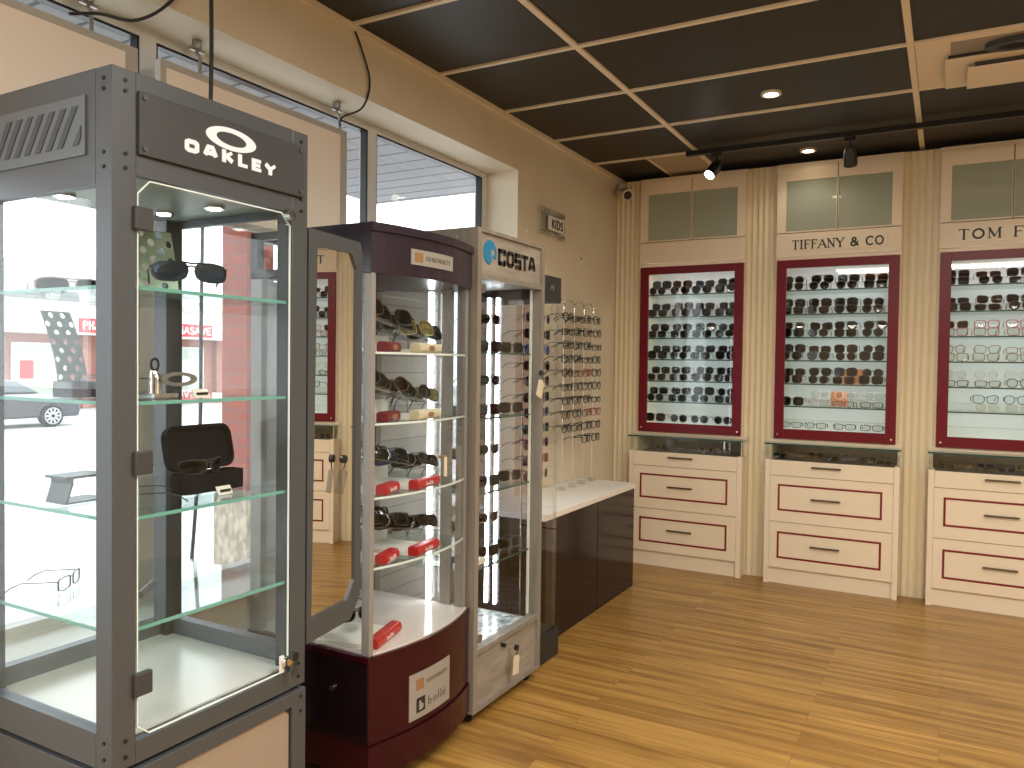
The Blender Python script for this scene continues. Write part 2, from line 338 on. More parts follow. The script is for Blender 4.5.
def glasses(style, fm, lm, loc, rz, label, group, parts='lens', thick=.0032, rx=0, s=1.0, name=None, cat=None):
    kind, ms = glasses_proto(style, fm, lm, thick, parts)
    sun = lm != 'lensclear'
    name = name or ('sunglasses' if sun else 'eyeglasses'); cat = cat or name
    if kind == 'full': r = bpy.data.objects.new(name, None); r.empty_display_size = .02
    else: r = bpy.data.objects.new(name, ms[0][0])
    COL.objects.link(r); r.location = loc; r.rotation_euler = (rx, 0, rz); r.scale = (s, s, s); tag(r, label, cat, group)
    for me, nm in ms:
        if nm:
            c = bpy.data.objects.new(nm, me); COL.objects.link(c); c.parent = r
    NG[0] += 1; return r
ORD = ['first', 'second', 'third', 'fourth', 'fifth', 'sixth', 'seventh', 'eighth', 'ninth', 'tenth', 'eleventh', 'twelfth']
# ================================================================== ROOM
XW, YB, H = -2.09, 5.62, 2.70
XR, YF = 3.3, -3.2
struct('floor', MB().box(XW - .2, XR, YF, YB, -.12, 0, M['floor']))
struct('ceiling', MB().box(XW - .2, XR, YF, YB, H + .004, H + .12, M['ceil']))
# t-bar grid
g = MB()
for x in (-1.385, -.165, 1.055, 2.275): g.box(x - .013, x + .013, YF, YB, H - .006, H + .004, M['tbar'])
g.box(-1.72, -1.70, 4.81, YB, H - .006, H + .004, M['tbar'])
for k in range(-9, 6):
    y = 2.409 + .6 * k
    g.box(XW, XR, y - .011, y + .011, H - .0065, H + .0035, M['tbar'])
g.box(XW, XW + .022, YF, YB, H - .02, H + .003, M['tbar'])
struct('trim_1', g)
t = MB().box(-1.70, -1.40, 4.822, 5.40, H - .004, H + .004, M['tilel']); struct('trim_2', t)
# left wall with the row of windows
ZS, ZH = .56, 2.44
w = MB()
w.box(XW - .25, XW, YF, YB, ZH, H, M['wall']); w.box(XW - .25, XW, YF, YB, -.1, ZS, M['white'])
w.box(XW - .25, XW, 3.80, YB, ZS, ZH, M['wall']); w.box(XW - .25, XW, YF, -1.72, ZS, ZH, M['wall'])
struct('wall_left', w)
struct('wall_back', bx(XW - .25, XR, YB, YB + .15, -.1, H, M['wall']))
struct('wall_right', bx(XR, XR + .15, YF, YB, -.1, H, M['wall']))
struct('wall_front', bx(XW - .25, XR, YF - .15, YF, -.1, H, M['wall']))
struct('trim_3', MB().box(XW - .25, XW + .006, -1.70, 3.79, ZS, ZS + .02, M['white']))
mull = [-1.70, -.60, .53, 1.665, 2.80, 3.80]
for i in range(5):
    y0, y1 = mull[i], mull[i + 1]; X0, X1 = XW - .25, XW - .20
    r = bpy.data.objects.new('window_%d' % (i + 1), None); COL.objects.link(r); r['kind'] = 'structure'; ORG[r.name] = (0, 0, 0)
    fr = MB(); a = .03
    a1 = .045 if i == 4 else a
    fr.box(X0, X1, y0, y0 + a, ZS + .02, ZH, M['trimw']); fr.box(X0, X1, y1 - a1, y1, ZS + .02, ZH, M['trimw'])
    fr.box(X0, X1, y0 + a, y1 - a1, ZS + .02, ZS + .05, M['trimw']); fr.box(X0, X1, y0 + a, y1 - a1, ZH - .03, ZH, M['trimw'])
    for (p, q) in ((y0 + a, y0 + a + .008), (y1 - a1 - .008, y1 - a1)): fr.box(X0 + .012, X1 - .004, p, q, ZS + .05, ZH - .03, M['black'])
    fr.box(X0 + .012, X1 - .004, y0 + a, y1 - a1, ZH - .038, ZH - .03, M['black'])
    fr.build('window_frame', r)
    MB().box(X0 + .02, X0 + .026, y0 + a, y1 - a1, ZS + .05, ZH - .03, M['win']).build('window_pane', r)
# fluted pilasters
CX = [-1.537, -.62, .30]
def pilaster(n, x0, x1):
    k = max(3, int((x1 - x0) / .034)); w_ = (x1 - x0) / k; P = [(x0, YB - .01), (x0, 5.262)]
    for i in range(k):
        for j in range(1, 7):
            t = j / 6; P.append((x0 + w_ * (i + t), 5.262 + (.012 * math.sin(PI * t) if 1 else 0)))
    P.append((x1, YB - .01))
    m = MB().prism([(x, y, 0) for x, y in P], (0, 0, 0), (0, 0, 2.668), M['flute'])
    struct('trim_%d' % n, m)
pilaster(4, XW + .005, CX[0] - .366); pilaster(5, CX[0] + .366, CX[1] - .366); pilaster(6, CX[1] + .366, CX[2] - .366); pilaster(7, CX[2] + .366, CX[2] + .56)
# ================================================================== BACK WALL DISPLAY CABINETS
YU, YL = 5.25, 5.15
SH = [1.869, 1.716, 1.569, 1.421, 1.272, 1.127, .985]
WHICH = ['left', 'middle', 'right']
SIGN = ['', 'TIFFANY & CO', 'TOM FORD']
for i, c in enumerate(CX):
    r = thing('display_cabinet', ['cream wall cabinet with crimson framed sunglasses display and blank sign board', 'cream wall cabinet with crimson framed display, centre one of three, long lettered sign', 'cream wall cabinet with crimson framed display cut by the right photo edge'][i], 'display cabinet', (c, YL, 0), 'built-in display cabinets along the back wall')
    m = MB()  # carcass
    for s in (-1, 1): m.box(c + s * .365, c + s * .345, YU + .002, YB - .005, .905, 2.668, M['cream'])
    m.box(c - .345, c + .345, YB - .03, YB - .005, .905, 2.66, M['cream']); m.box(c - .345, c + .345, YU + .002, YB - .03, .905, .917, M['cream'])
    m.box(c - .345, c + .345, YU + .002, YB - .03, 2.058, 2.078, M['cream']); m.box(c - .345, c + .345, YU + .002, YB - .03, 2.215, 2.226, M['cream'])
    m.box(c - .365, c + .365, YU - .004, YB - .03, 2.644, 2.668, M['cream'])
    m.build('carcass', r)
    MB().box(c - .345, c + .345, YB - .036, YB - .03, .917, 2.058, M['inner']).build('back_panel', r)
    # upper doors
    for s in (-1, 1):
        a, b = (c - .36, c - .0025) if s < 0 else (c + .0025, c + .36)
        ga, gb = (a + .055, b - .004) if s < 0 else (a + .004, b - .055)
        d = MB(); z0, z1 = 2.229, 2.641; g0, g1 = 2.238, 2.556
        d.box(a, b, YU - .018, YU, g1, z1, M['cream']); d.box(a, b, YU - .018, YU, z0, g0, M['cream'])
        d.box(a, ga, YU - .018, YU, g0, g1, M['cream']); d.box(gb, b, YU - .018, YU, g0, g1, M['cream'])
        dd = d.build('door', r)
        MB().box(ga, gb, YU - .012, YU - .006, g0, g1, M['frostback']).build('frosted_pane', dd)
    sb = MB().box(c - .36, c + .36, YU - .018, YU, 2.080, 2.224, M['cream']).build('sign_board', r)
    if SIGN[i]:
        MB().box(c - .285, c + .285, YU - .022, YU - .018, 2.112, 2.192, M['signcream']).build('sign_plate', sb)
        sp_ = .16 if i == 1 else .24; W_ = lambda t: sum(glyph(q)[0] + sp_ for q in t) - sp_
        sx_ = .525 / W_(SIGN[i]); off = 0
        for wd_ in SIGN[i].split(' '):
            lt = MB(); text(lt, wd_, (c - .262 + off * sx_, YU - .022, 2.121), (1, 0, 0), (0, 0, 1), .058 if i == 1 else .062, M['letter'], .15 if i == 1 else .17, .08, width=W_(wd_) * sx_, sp=sp_, serif=True)
            lt.build('lettering', sb); off += W_(wd_) + 2 * sp_ + glyph(' ')[0]
    # crimson door frame
    f = MB(); a, b, z0, z1 = c - .354, c + .354, .917, 2.056; ia, ib, iz0, iz1 = c - .295, c + .295, .98, 2.005
    f.box(a, ia, YU - .02, YU, z0, z1, M['crimson']); f.box(ib, b, YU - .02, YU, z0, z1, M['crimson']); f.box(ia, ib, YU - .02, YU, z0, iz0, M['crimson']); f.box(ia, ib, YU - .02, YU, iz1, z1, M['crimson'])
    for s in (-1, 1): f.tube([(c + s * .33, YU - .02, .945), (c + s * .33, YU - .022, .945)], .006, M['chrome'], 8)
    fo = f.build('crimson_frame', r, bevel=.002)
    MB().box(ia, ib, YU - .011, YU - .007, iz0, iz1, M['glass']).build('glass_pane', fo)
    for z in SH[:6]:
        s_ = MB(); s_.box(c - .344, c + .344, YU + .026, YB - .04, z - .008, z, M['shelf']); s_.box(c - .344, c + .344, YU + .023, YU + .026, z - .008, z, M['gedged']); s_.build('shelf', r)
    for z in SH:
        MB().box(c - .34, c + .34, YU + .115, YU + .118, z + (.0005 if z > .99 else .0), z + .047, M['glass']).box(c - .34, c + .34, YU + .115, YU + .19, z + .045, z + .047, M['glass']).build('riser', r)
    MB().box(c - .33, c + .33, YU + .004, YU + .02, 2.035, 2.05, M['led']).build('fill_bar', r)  # added glowing bar hidden behind the frame, brightens the display
    # lower counter
    m = MB()
    for s in (-1, 1): m.box(c + s * .385, c + s * .355, YL, YU + .008, 0, .79, M['cream'])
    m.box(c - .355, c + .355, YL + .02, YU + .008, 0, .10, M['cream']); m.box(c - .355, c + .355, YL + .02, YU + .3, .10, .72, M['cream'])
    m.box(c - .385, c + .385, YU - .0, YU + .012, .885, .915, M['cream'])
    m.build('base_cabinet', r)
    gc = MB(); gc.box(c - .39, c + .39, YL - .02, YU + .0, .886, .896, M['shelf']); gc.box(c - .39, c + .39, YL - .023, YL - .02, .886, .896, M['gedged']); gc.box(c - .385, c + .385, YL, YL + .006, .791, .886, M['glass'])
    for s in (-1, 1): gc.box(c + s * .385, c + s * .379, YL + .006, YU, .791, .886, M['glass'])
    for s in (-1, 1): gc.tube([(c + s * .378, YL + .012, .791), (c + s * .378, YL + .012, .886)], .005, M['chrome'], 6)
    gc.build('glass_counter_top', r)
    MB().box(c - .352, c + .352, YL + .03, YU + .28, .724, .775, M['leather']).build('tray', r)
    for k, (z0, z1) in enumerate(((.692, .786), (.398, .688), (.104, .394))):
        d = MB().box(c - .3535, c + .3535, YL + .0, YL + .018, z0, z1, M['cream']).build('drawer', r)
        hz = (.755, .555, .26)[k]
        hb = MB().tube([(c - .105, YL - .022, hz), (c + .065, YL - .022, hz)], .0055, M['bronze'], 8)
        for xx in (c - .085, c + .045): hb.tube([(xx, YL - .022, hz), (xx, YL, hz)], .004, M['bronze'], 6)
        hb.build('handle', d)
        if k:
            q0, q1 = (.468, .636) if k == 1 else (.165, .335); A, B_ = c - .305, c + .295; e = .012
            il = MB(); il.box(A, B_, YL - .0015, YL, q0, q0 + e, M['inlay']); il.box(A, B_, YL - .0015, YL, q1 - e, q1, M['inlay']); il.box(A, A + e, YL - .0015, YL, q0 + e, q1 - e, M['inlay']); il.box(B_ - e, B_, YL - .0015, YL, q0 + e, q1 - e, M['inlay'])
            il.build('inlay', d)
# glasses on the wall displays
ST = {0: ['square', 'big', 'cat', 'round', 'aviator', 'square'], 1: ['big', 'round', 'cat', 'square', 'aviator', 'big'], 2: ['cat', 'square', 'round', 'rect', 'square', 'cat']}
def pick(i, row, col, tier):
    rnd = random.Random(i * 97 + row * 13 + col * 5 + tier * 3)
    st = rnd.choice(ST[i])
    if i == 0:
        if (row, col) == (0, 1): return st, 'tort', 'lensbrown', 'tortoise'
        if (row, col) == (1, 1) or (row == 4 and col <= 1 and tier == 0): return st, 'brownf', 'lensbrown', 'brown'
        return st, 'black', rnd.choice(['lenssmoke', 'lenssmoke', 'lensgreen']), 'black'
    if i == 1:
        if row >= 5: return ('rect', 'black', 'lensclear', 'black') if (row == 6 or tier == 0) and rnd.random() < .6 else ('round', 'crys', 'lensclear', 'pale') if col else (st, 'black', 'lenssmoke', 'black')
        if rnd.random() < .2: return st, 'tort', 'lensbrown', 'tortoise'
        return st, 'black', 'lenssmoke', 'black'
    if row < 2: return st, rnd.choice(['black', 'tort']), 'lensgrad', 'dark'
    f = ['redf', 'brownf', 'black', 'black', 'black'][row - 2] if row < 7 else 'black'
    if row == 2 and col == 0 and tier == 1: return 'cat', 'brownf', 'lensgrad', 'dark'
    if row == 4 and tier == 1: f = 'goldf'
    if row == 5 and tier == 0: f = 'goldf'
    return rnd.choice(['cat', 'square', 'round', 'rect']), f, 'lensclear', {'redf': 'red', 'brownf': 'brown', 'goldf': 'gold', 'black': 'black'}[f]
for i, c in enumerate(CX):
    for row, z in enumerate(SH):
        for col in range(4):
            for tier in (0, 1):
                if row == 6 and (tier or i == 2): continue
                if i == 2 and row == 5 and col == 0: continue
                if i == 1 and row == 5 and tier == 1 and col == 0: continue
                st, fm, lm, cn = pick(i, row, col, tier)
                x = c - .262 + .158 * col + random.uniform(-.008, .008) + (.012 if i == 0 else 0)
                y = YU + (.045 if tier == 0 else .125); zz = z + .0005 + (.0465 if tier else 0)
                kind = 'sunglasses' if lm != 'lensclear' else 'eyeglasses'
                lab = '%s %s on %s, %s from left, %s shelf, %s red-framed display' % (cn, kind, 'riser' if tier else 'shelf', ORD[col], ORD[row] if row < 6 else 'bottom', WHICH[i])
                glasses(st, fm, lm, (x, y, zz), random.uniform(-.1, .1), lab, 'glasses on the %s red-framed wall display' % WHICH[i], 'lens', .0042 if fm == 'black' and kind == 'sunglasses' else (.003 if kind == 'sunglasses' else (.0042 if fm != 'goldf' else .0024)), s=1.0)
# orange cards in the middle display
for k, (x, z) in enumerate(((CX[1] + .02, SH[4]), (CX[1] + .01, SH[5]))):
    o = MB().box(x - .05 + .06 * (1 - k), x + .05 + .09 * (1 - k), YU + .2, YU + .202, z + .001, z + .095, M['orange']).build('card', org=(x, YU + .2, z))
    tag(o, ['orange card on the fifth shelf of the middle red-framed display', 'orange card on the sixth shelf of the middle red-framed display'][k], 'card', 'orange display cards')
# glasses lying in the glass counters
for i, c in enumerate(CX):
    for k in range(7 if i else 5):
        for rr in (0, 1):
            x = c - .30 + .10 * k if i else c - .17 + .105 * k
            if i == 0 and rr: continue
            col_ = ['black', 'black', 'tort', 'brownf', 'black', 'bluef', 'black'][(k + rr + i) % 7]
            glasses(['square', 'round', 'rect', 'cat'][(k + rr) % 4], col_, 'lensclear' if (k + rr) % 3 else 'lenssmoke', (x, YL + .03 + .1 * rr, .797 if rr == 0 else .80), random.uniform(-.15, .15),
                    'glasses in the glass counter under %s red-framed display, %s row, %s from left' % (WHICH[i], 'front' if rr == 0 else 'rear', ORD[k]), 'glasses lying inside the glass counters', 'one', .003, s=.66, rx=.0, name='eyeglasses')
    for rr in (0, 1):   # small tray bars the frames stand on
        pass
# ================================================================== GREY DISPLAY CASE (near left)
XF, XB_, Y0, Y1 = -1.51, -2.065, 1.0145, 1.577
r = thing('display_case', 'tall grey metal display case with glass door, oval logo and louvred vent, nearest', 'display case', ((XF + XB_) / 2, (Y0 + Y1) / 2, 0))
P_ = .055
for (xa, ya) in ((XF - P_, Y0), (XF - P_, Y1 - P_), (XB_, Y0), (XB_, Y1 - P_)):
    p = MB().box(xa, xa + P_, ya, ya + P_, .50, 1.976, M['gun'])
    for z in (1.952, 1.93, 1.80, 1.77, .56, .525):
        if ya == Y0: p.tube([(xa + P_ / 2, ya, z), (xa + P_ / 2, ya - .003, z)], .0045, M['black'], 8)
        if xa > -1.7: p.tube([(xa + P_, ya + .03, z), (xa + P_ + .003, ya + .03, z)], .0045, M['black'], 8)
    p.build('post', r, bevel=.0015)
m = MB(); e = P_
m.box(XF - .02, XF, Y0 + e, Y1 - e, 1.76, 1.976, M['gun']); m.box(XB_, XB_ + .02, Y0 + e, Y1 - e, 1.82, 1.976, M['gun'])
m.box(XB_ + e, XF - e, Y0, Y0 + .02, 1.735, 1.976, M['gun']); m.box(XB_ + e, XF - e, Y1 - .02, Y1, 1.76, 1.976, M['gun'])
m.box(XB_ + .02, XF - .02, Y0 + .02, Y1 - .02, 1.78, 1.79, M['ventgrey2']); m.box(XB_ + .02, XF - .02, Y0 + .02, Y1 - .02, 1.96, 1.972, M['gun'])
m.build('header', r)
m = MB()
m.box(XF - .03, XF, Y0 + e, Y1 - e, .50, .548, M['gun']); m.box(XB_, XB_ + .03, Y0 + e, Y1 - e, .50, .60, M['gunl']); m.box(XB_ + e, XF - e, Y0, Y0 + .03, .50, .575, M['gun']); m.box(XB_ + e, XF - e, Y1 - .03, Y1, .50, .60, M['gunl'])
m.build('bottom_rail', r)
MB().box(XB_ + .03, XF - .03, Y0 + .03, Y1 - .03, .545, .553, M['tray']).build('tray', r)
m = MB(); m.box(XB_ + .01, XF - .012, Y0 + .012, Y1 - .012, .488, .50, M['black']); m.build('shadow_gap', r)
m = MB(); b0 = XF + .004
m.box(XB_, b0 - .012, Y0, Y1, .03, .488, M['gun'])
for (a, b, z0, z1) in ((Y0, Y1, .45, .488), (Y0, Y1, .03, .07), (Y0, Y0 + .05, .07, .45), (Y1 - .05, Y1, .07, .45)): m.box(b0 - .012, b0, a, b, z0, z1, M['gun'])
for yy in (Y0 + .02, Y1 - .02):
    for z in (.47, .43, .06): m.tube([(b0, yy, z), (b0 + .003, yy, z)], .0045, M['black'], 8)
m.build('base', r, bevel=.002)
MB().prism([(b0 - .012, y, z) for y, z in ((Y0 + .055, .075), (Y1 - .055, .075), (Y1 - .055, .43), (Y1 - .07, .447), (Y0 + .07, .447), (Y0 + .055, .43))], (0, 0, 0), (.004, 0, 0), pbr('base_panel_beige', (.30, .24, .19), .5)).build('base_panel', r)
for (xx, yy) in ((XF - .05, Y0 + .05), (XF - .05, Y1 - .05), (XB_ + .05, Y0 + .05), (XB_ + .05, Y1 - .05)): MB().tube([(xx, yy, 0), (xx, yy, .03)], .02, M['black'], 12).build('foot', r)
# sign panel
sp = MB().box(XF, XF + .010, 1.071, 1.553, 1.804, 1.937, M['gund'])
for yy in (1.083, 1.541):
    for z in (1.818, 1.925): sp.tube([(XF + .01, yy, z), (XF + .014, yy, z)], .006, M['gun'], 10)
spo = sp.build('sign_panel', r, bevel=.0015)
lg = MB(); yc, zc = 1.312, 1.895
lg.ring([(XF + .010, yc + .073 * math.cos(t * PI / 18), zc + .0255 * math.sin(t * PI / 18)) for t in range(36)], [(XF + .010, yc + .046 * math.cos(t * PI / 18), zc + .0155 * math.sin(t * PI / 18)) for t in range(36)], (0, 0, 0), (.004, 0, 0), M['logo'])
lg.build('logo', spo)
text(MB(), 'OAKLEY', (XF + .010, 1.187, 1.838), (0, 1, 0), (0, 0, 1), .029, M['logo'], .34, .27, width=.262, sp=.42, rnd=False).build('lettering', spo)
# vent panel on the left side, slanted slots
vp = MB().box(-1.985, -1.595, Y0 - .004, Y0, 1.80, 1.925, M['gunl'])
vpo = vp.build('vent_panel', r)
sl = MB()
for k in range(12):
    x0 = -1.618 - .041 * k; zt, zb = 1.905, 1.822; sh_ = .055
    q = [(x0 - .02, zt), (x0, zt), (x0 - sh_, zb), (x0 - sh_ - .02, zb)]
    if k < 0: continue
    if x0 - sh_ - .02 > -1.98: sl.prism([(x, Y0 - .0045, z) for x, z in q], (0, 0, 0), (0, -.0012, 0), M['vent'])
sl.prism([(x, Y0 - .0045, z) for x, z in ((-1.607, 1.862), (-1.607, 1.838), (-1.617, 1.822), (-1.637, 1.822))], (0, 0, 0), (0, -.0012, 0), M['vent'])
sl.build('slots', vpo)
# glazing
MB().box(XF - .012, XF - .006, Y0 + e, Y1 - e, .555, 1.757, M['glass']).build('door_glass', r)
dg = MB(); gy0, gy1 = Y0 + e + .004, Y1 - e - .004
dg = [o for o in r.children if o.name.startswith('door_glass')][0]
ed = MB(); ch = .03
pts = [(gy0, .56 + ch * .6), (gy0 + ch, .552), (gy1 - ch, .552), (gy1, .56 + ch * .6), (gy1, 1.755 - ch), (gy1 - ch, 1.756), (gy0 + ch, 1.756), (gy0, 1.755 - ch)]
ins = [(gy0 + .003, .56 + ch * .6 + .001), (gy0 + ch + .001, .555), (gy1 - ch - .001, .555), (gy1 - .003, .56 + ch * .6 + .001), (gy1 - .003, 1.754 - ch - .001), (gy1 - ch - .001, 1.753), (gy0 + ch + .001, 1.753), (gy0 + .003, 1.754 - ch - .001)]
ed.ring([(XF - .006, y, z) for y, z in pts], [(XF - .006, y, z) for y, z in ins], (0, 0, 0), (.004, 0, 0), pbr('glass_bevel', (.7, .8, .78), .2)); ed.build('polished_edge', dg)
for z in (1.67, 1.15, .672):
    MB().box(XF - .004, XF + .012, 1.060, 1.103, z - .025, z + .025, M['gund']).build('hinge', dg, bevel=.003)
lk = MB().box(XF, XF + .008, 1.492, 1.506, 1.705, 1.765, M['acr']); lk.tube([(XF, 1.503, 1.748), (XF + .02, 1.503, 1.748)], .012, M['chrome'], 14); lk.build('catch', dg)
lk = MB().tube([(XF, 1.500, .585), (XF + .018, 1.500, .585)], .014, M['chrome'], 14); lk.box(XF, XF + .006, 1.483, 1.495, .556, .60, M['white']); lk.build('lock', dg)
MB().box(XB_ + e, XF - e, Y0 + .012, Y0 + .017, .575, 1.735, M['glass']).build('side_glass', r)
MB().box(XB_ + e, XF - e, Y1 - .017, Y1 - .012, .60, 1.76, M['glass']).build('side_glass', r)
MB().box(XB_ + .010, XB_ + .015, Y0 + e, Y1 - e, .60, 1.82, M['glass']).build('back_glass', r)
for z in (1.53, 1.28, 1.03, .787):
    s_ = MB(); s_.box(XB_ + .03, XF - .023, Y0 + .03, Y1 - .03, z - .008, z, M['shelf']); s_.box(XF - .023, XF - .020, Y0 + .03, Y1 - .03, z - .008, z, M['gedge']); s_.box(XB_ + .03, XF - .02, Y0 + .027, Y0 + .03, z - .008, z, M['gedge'])
    s_.build('shelf', r)
for (x, y) in ((-1.90, 1.43), (-1.71, 1.44), (-1.93, 1.17)):
    q = MB().tube([(x, y, 1.78), (x, y, 1.772)], .026, M['chrome'], 20); qo = q.build('spotlight', r)
    MB().tube([(x, y, 1.7718), (x, y, 1.770)], .018, M['ledw'], 16).build('lamp', qo)
# mirror wing hinged at the front right corner
a = Vector((-1.512, 1.585)); b = Vector((-1.558, 1.862)); d = (b - a).normalized(); n = Vector((d.y, -d.x))
def wp(s, z, k=0): p = a + d * s + n * k; return (p.x, p.y, z)
Lw = (b - a).length
out = [(0, .592), (Lw - .05, .592), (Lw, .645), (Lw, 1.70), (Lw - .03, 1.734), (0, 1.734)]
out = [(0, .60), (Lw - .055, .60), (Lw, .66), (Lw, 1.70), (Lw - .012, 1.732), (.0, 1.732)]
inn = [(.022, .665), (Lw - .075, .665), (Lw - .032, .715), (Lw - .032, 1.650), (Lw - .06, 1.692), (.022 + .02, 1.692)]
MBm = MB().ring([wp(s, z) for s, z in out], [wp(s, z) for s, z in inn], (0, 0, 0), (n.x * -.018, n.y * -.018, 0), M['gun'])
mo = MBm.build('mirror_frame', r)
MB().prism([wp(s, z, -.006) for s, z in inn], (0, 0, 0), (n.x * -.006, n.y * -.006, 0), M['mirror']).build('mirror', mo)
k_ = MB().box(-1.545, -1.535, 1.80, 1.815, 1.06, 1.12, M['gund']); 
# things in the grey case
def put(name, mb, label, cat, org, group=None, bevel=0): return tag(mb.build(name, org=org, bevel=bevel), label, cat, group)
def perf_stand(loc, ry, mat, hm, label, w=.11, h=.165, lean=.04, base=True):
    x, y, z = loc; t = thing('perforated_stand', label, 'display stand', loc)
    ax = Vector((math.sin(ry), math.cos(ry), 0)); bk = Vector((-math.cos(ry), math.sin(ry), 0))
    def pt(u, v, k=0): p = Vector(loc) + ax * u + bk * (lean * (v / h) ** 1.5 + k) + Vector((0, 0, v)); return p
    m = MB(); rows, cols = 8, 5
    # sheet with real holes: cell quads each with an octagon hole
    cw, chh = w / cols, h / rows
    for i in range(rows):
        for j in range(cols):
            u0, v0 = -w / 2 + j * cw, i * chh; cc = (u0 + cw / 2, v0 + chh / 2); hr = .36 * min(cw, chh)
            hole = (i + j) % 2 == 0
            o_ = [(u0, v0), (cc[0], v0), (u0 + cw, v0), (u0 + cw, cc[1]), (u0 + cw, v0 + chh), (cc[0], v0 + chh), (u0, v0 + chh), (u0, cc[1])]
            if hole:
                i_ = [(cc[0] + hr * 1.25 * math.cos(math.radians(225 + 45 * k)), cc[1] + hr * 1.25 * math.sin(math.radians(225 + 45 * k))) for k in range(8)]
                m.ring([pt(*q) for q in o_], [pt(*q) for q in i_], (0, 0, 0), bk * .003, mat)
            else: m.prism([pt(*q) for q in o_], (0, 0, 0), bk * .003, mat)
    m.build('perforated_sheet', t)
    return t, pt, ax, bk
t, pt, ax, bk = perf_stand((-1.80, 1.335, 1.5315), .1, M['mint'], M['hole'], 'pale green perforated stand on top shelf of the grey case', .125, .18)
m = MB(); m.prism([(-1.795, 1.27, 1.531), (-1.795, 1.40, 1.531), (-1.66, 1.45, 1.531), (-1.62, 1.38, 1.531), (-1.68, 1.29, 1.531)], (0, 0, 0), (0, 0, .004), M['mint']); m.build('stand_foot', t)
glasses('sport', 'black', 'bluegrey', (-1.605, 1.285, 1.560), 1.0, 'black wrap sunglasses with blue mirror lens on mint stand, top shelf of grey case', None, 'full', .0035, s=1.12)
put('eyewear_rest', MB().box(-1.625, -1.60, 1.285, 1.30, 1.531, 1.575, M['acr']), 'clear ribbed rest under the blue-lensed sunglasses', 'display stand', (-1.61, 1.29, 1.531))
glasses('sport', 'crys', 'lensgreen', (-1.93, 1.19, 1.531), 1.2, 'pale wrap sunglasses at the left back of the grey case top shelf', None, 'full', .0035)
t, pt, ax, bk = perf_stand((-1.79, 1.105, 1.318), -.1, M['darkperf'], M['hole'], 'dark grey leaning perforated stand on second shelf of the grey case', .075, .165, .06)
m = MB().box(-1.82, -1.745, 1.075, 1.145, 1.281, 1.318, M['smoke']); m.build('stand_base', t)
glasses('rect', 'black', 'lensclear', (-1.70, 1.12, 1.300), .4, 'thin black-armed frame leaning at dark perforated stand, grey case', None, 'full', .002)
t = thing('logo_stand', 'grey oval ring emblem standing on a chrome base, second shelf of grey case', 'display stand', (-1.63, 1.22, 1.281))
m = MB(); m.ring([(-1.622, 1.262 + .05 * math.cos(k * PI / 14), 1.325 + .017 * math.sin(k * PI / 14)) for k in range(28)], [(-1.622, 1.262 + .034 * math.cos(k * PI / 14), 1.325 + .009 * math.sin(k * PI / 14)) for k in range(28)], (0, 0, 0), (.006, 0, 0), M['alu']); m.build('oval_ring', t)
m = MB(); m.box(-1.66, -1.60, 1.18, 1.245, 1.281, 1.292, M['chrome']); m.tube([(-1.63, 1.205, 1.292), (-1.63, 1.205, 1.33), (-1.63, 1.20, 1.345)], [.016, .014, .008], M['chrome'], 12); m.ring([(-1.628, 1.2 + .012 * math.cos(k * PI / 8), 1.36 + .016 * math.sin(k * PI / 8)) for k in range(16)], [(-1.628, 1.2 + .008 * math.cos(k * PI / 8), 1.36 + .011 * math.sin(k * PI / 8)) for k in range(16)], (0, 0, 0), (.004, 0, 0), M['black']); m.build('chrome_base', t)
def placard(x, y, z, label, rot=0):
    t = thing('placard', label, 'placard', (x, y, z))
    MB().prism([(x, y - .022, z), (x, y + .022, z), (x - .012, y + .022, z + .020), (x - .012, y - .022, z + .020)], (0, 0, 0), (.003, 0, 0), M['white']).build('card', t)
    q = MB(); 
    for k in range(6): q.box(x - .001, x + .0012 + .002, y - .016 + k * .0055, y - .0125 + k * .0055, z + .007, z + .013, M['letter'])
    q.build('print', t)
placard(-1.565, 1.285, 1.2815, 'small white placard beside the oval ring emblem'); placard(-1.60, 1.385, 1.0315, 'small white placard in front of the open black case')
# open zip case
t = thing('eyewear_case', 'open black zip case holding sunglasses on third shelf of grey case', 'glasses case', (-1.72, 1.42, 1.031))
def rrect(w, h, rr, n=5):
    P = []
    for (cx_, cz_, a0) in ((w / 2 - rr, h / 2 - rr, 0), (-w / 2 + rr, h / 2 - rr, 90), (-w / 2 + rr, -h / 2 + rr, 180), (w / 2 - rr, -h / 2 + rr, 270)):
        for k in range(n + 1): tt = math.radians(a0 + 90 * k / n); P.append((cx_ + rr * math.cos(tt), cz_ + rr * math.sin(tt)))
    return P
CY, CXx = 1.405, -1.735; Wc = .205
lo = rrect(Wc, .07, .028)   # plan (y, x)
m = MB(); m.prism([(CXx + .045 + q, CY + p, 1.032) for p, q in lo], (0, 0, 0), (0, 0, .006), M['fabric']); m.ring([(CXx + .045 + q, CY + p, 1.038) for p, q in lo], [(CXx + .045 + q * .9, CY + p * .96, 1.038) for p, q in lo], (0, 0, 0), (0, 0, .042), M['fabric']); m.build('lower_shell', t)
li = rrect(Wc, .118, .032); tl = Vector((-.22, 0, .97)).normalized()
m = MB(); base = Vector((CXx, CY, 1.082 + .0575)); 
LP = [base + Vector((0, p, 0)) + tl * q for p, q in li]; LI = [base + Vector((0, p * .93, 0)) + tl * q * .88 for p, q in li]; nn = Vector((.97, 0, .22))
m.ring(LP, LI, (0, 0, 0), nn * .022, M['fabric']); m.prism(LP, (0, 0, 0), nn * .006, M['caseint']); m.build('lid', t)
glasses('sport', 'gund', 'lenssmoke', (CXx + .05, CY, 1.075), PI / 2, 'dark wrap sunglasses lying inside the open black zip case', None, 'full', .003, s=.9)
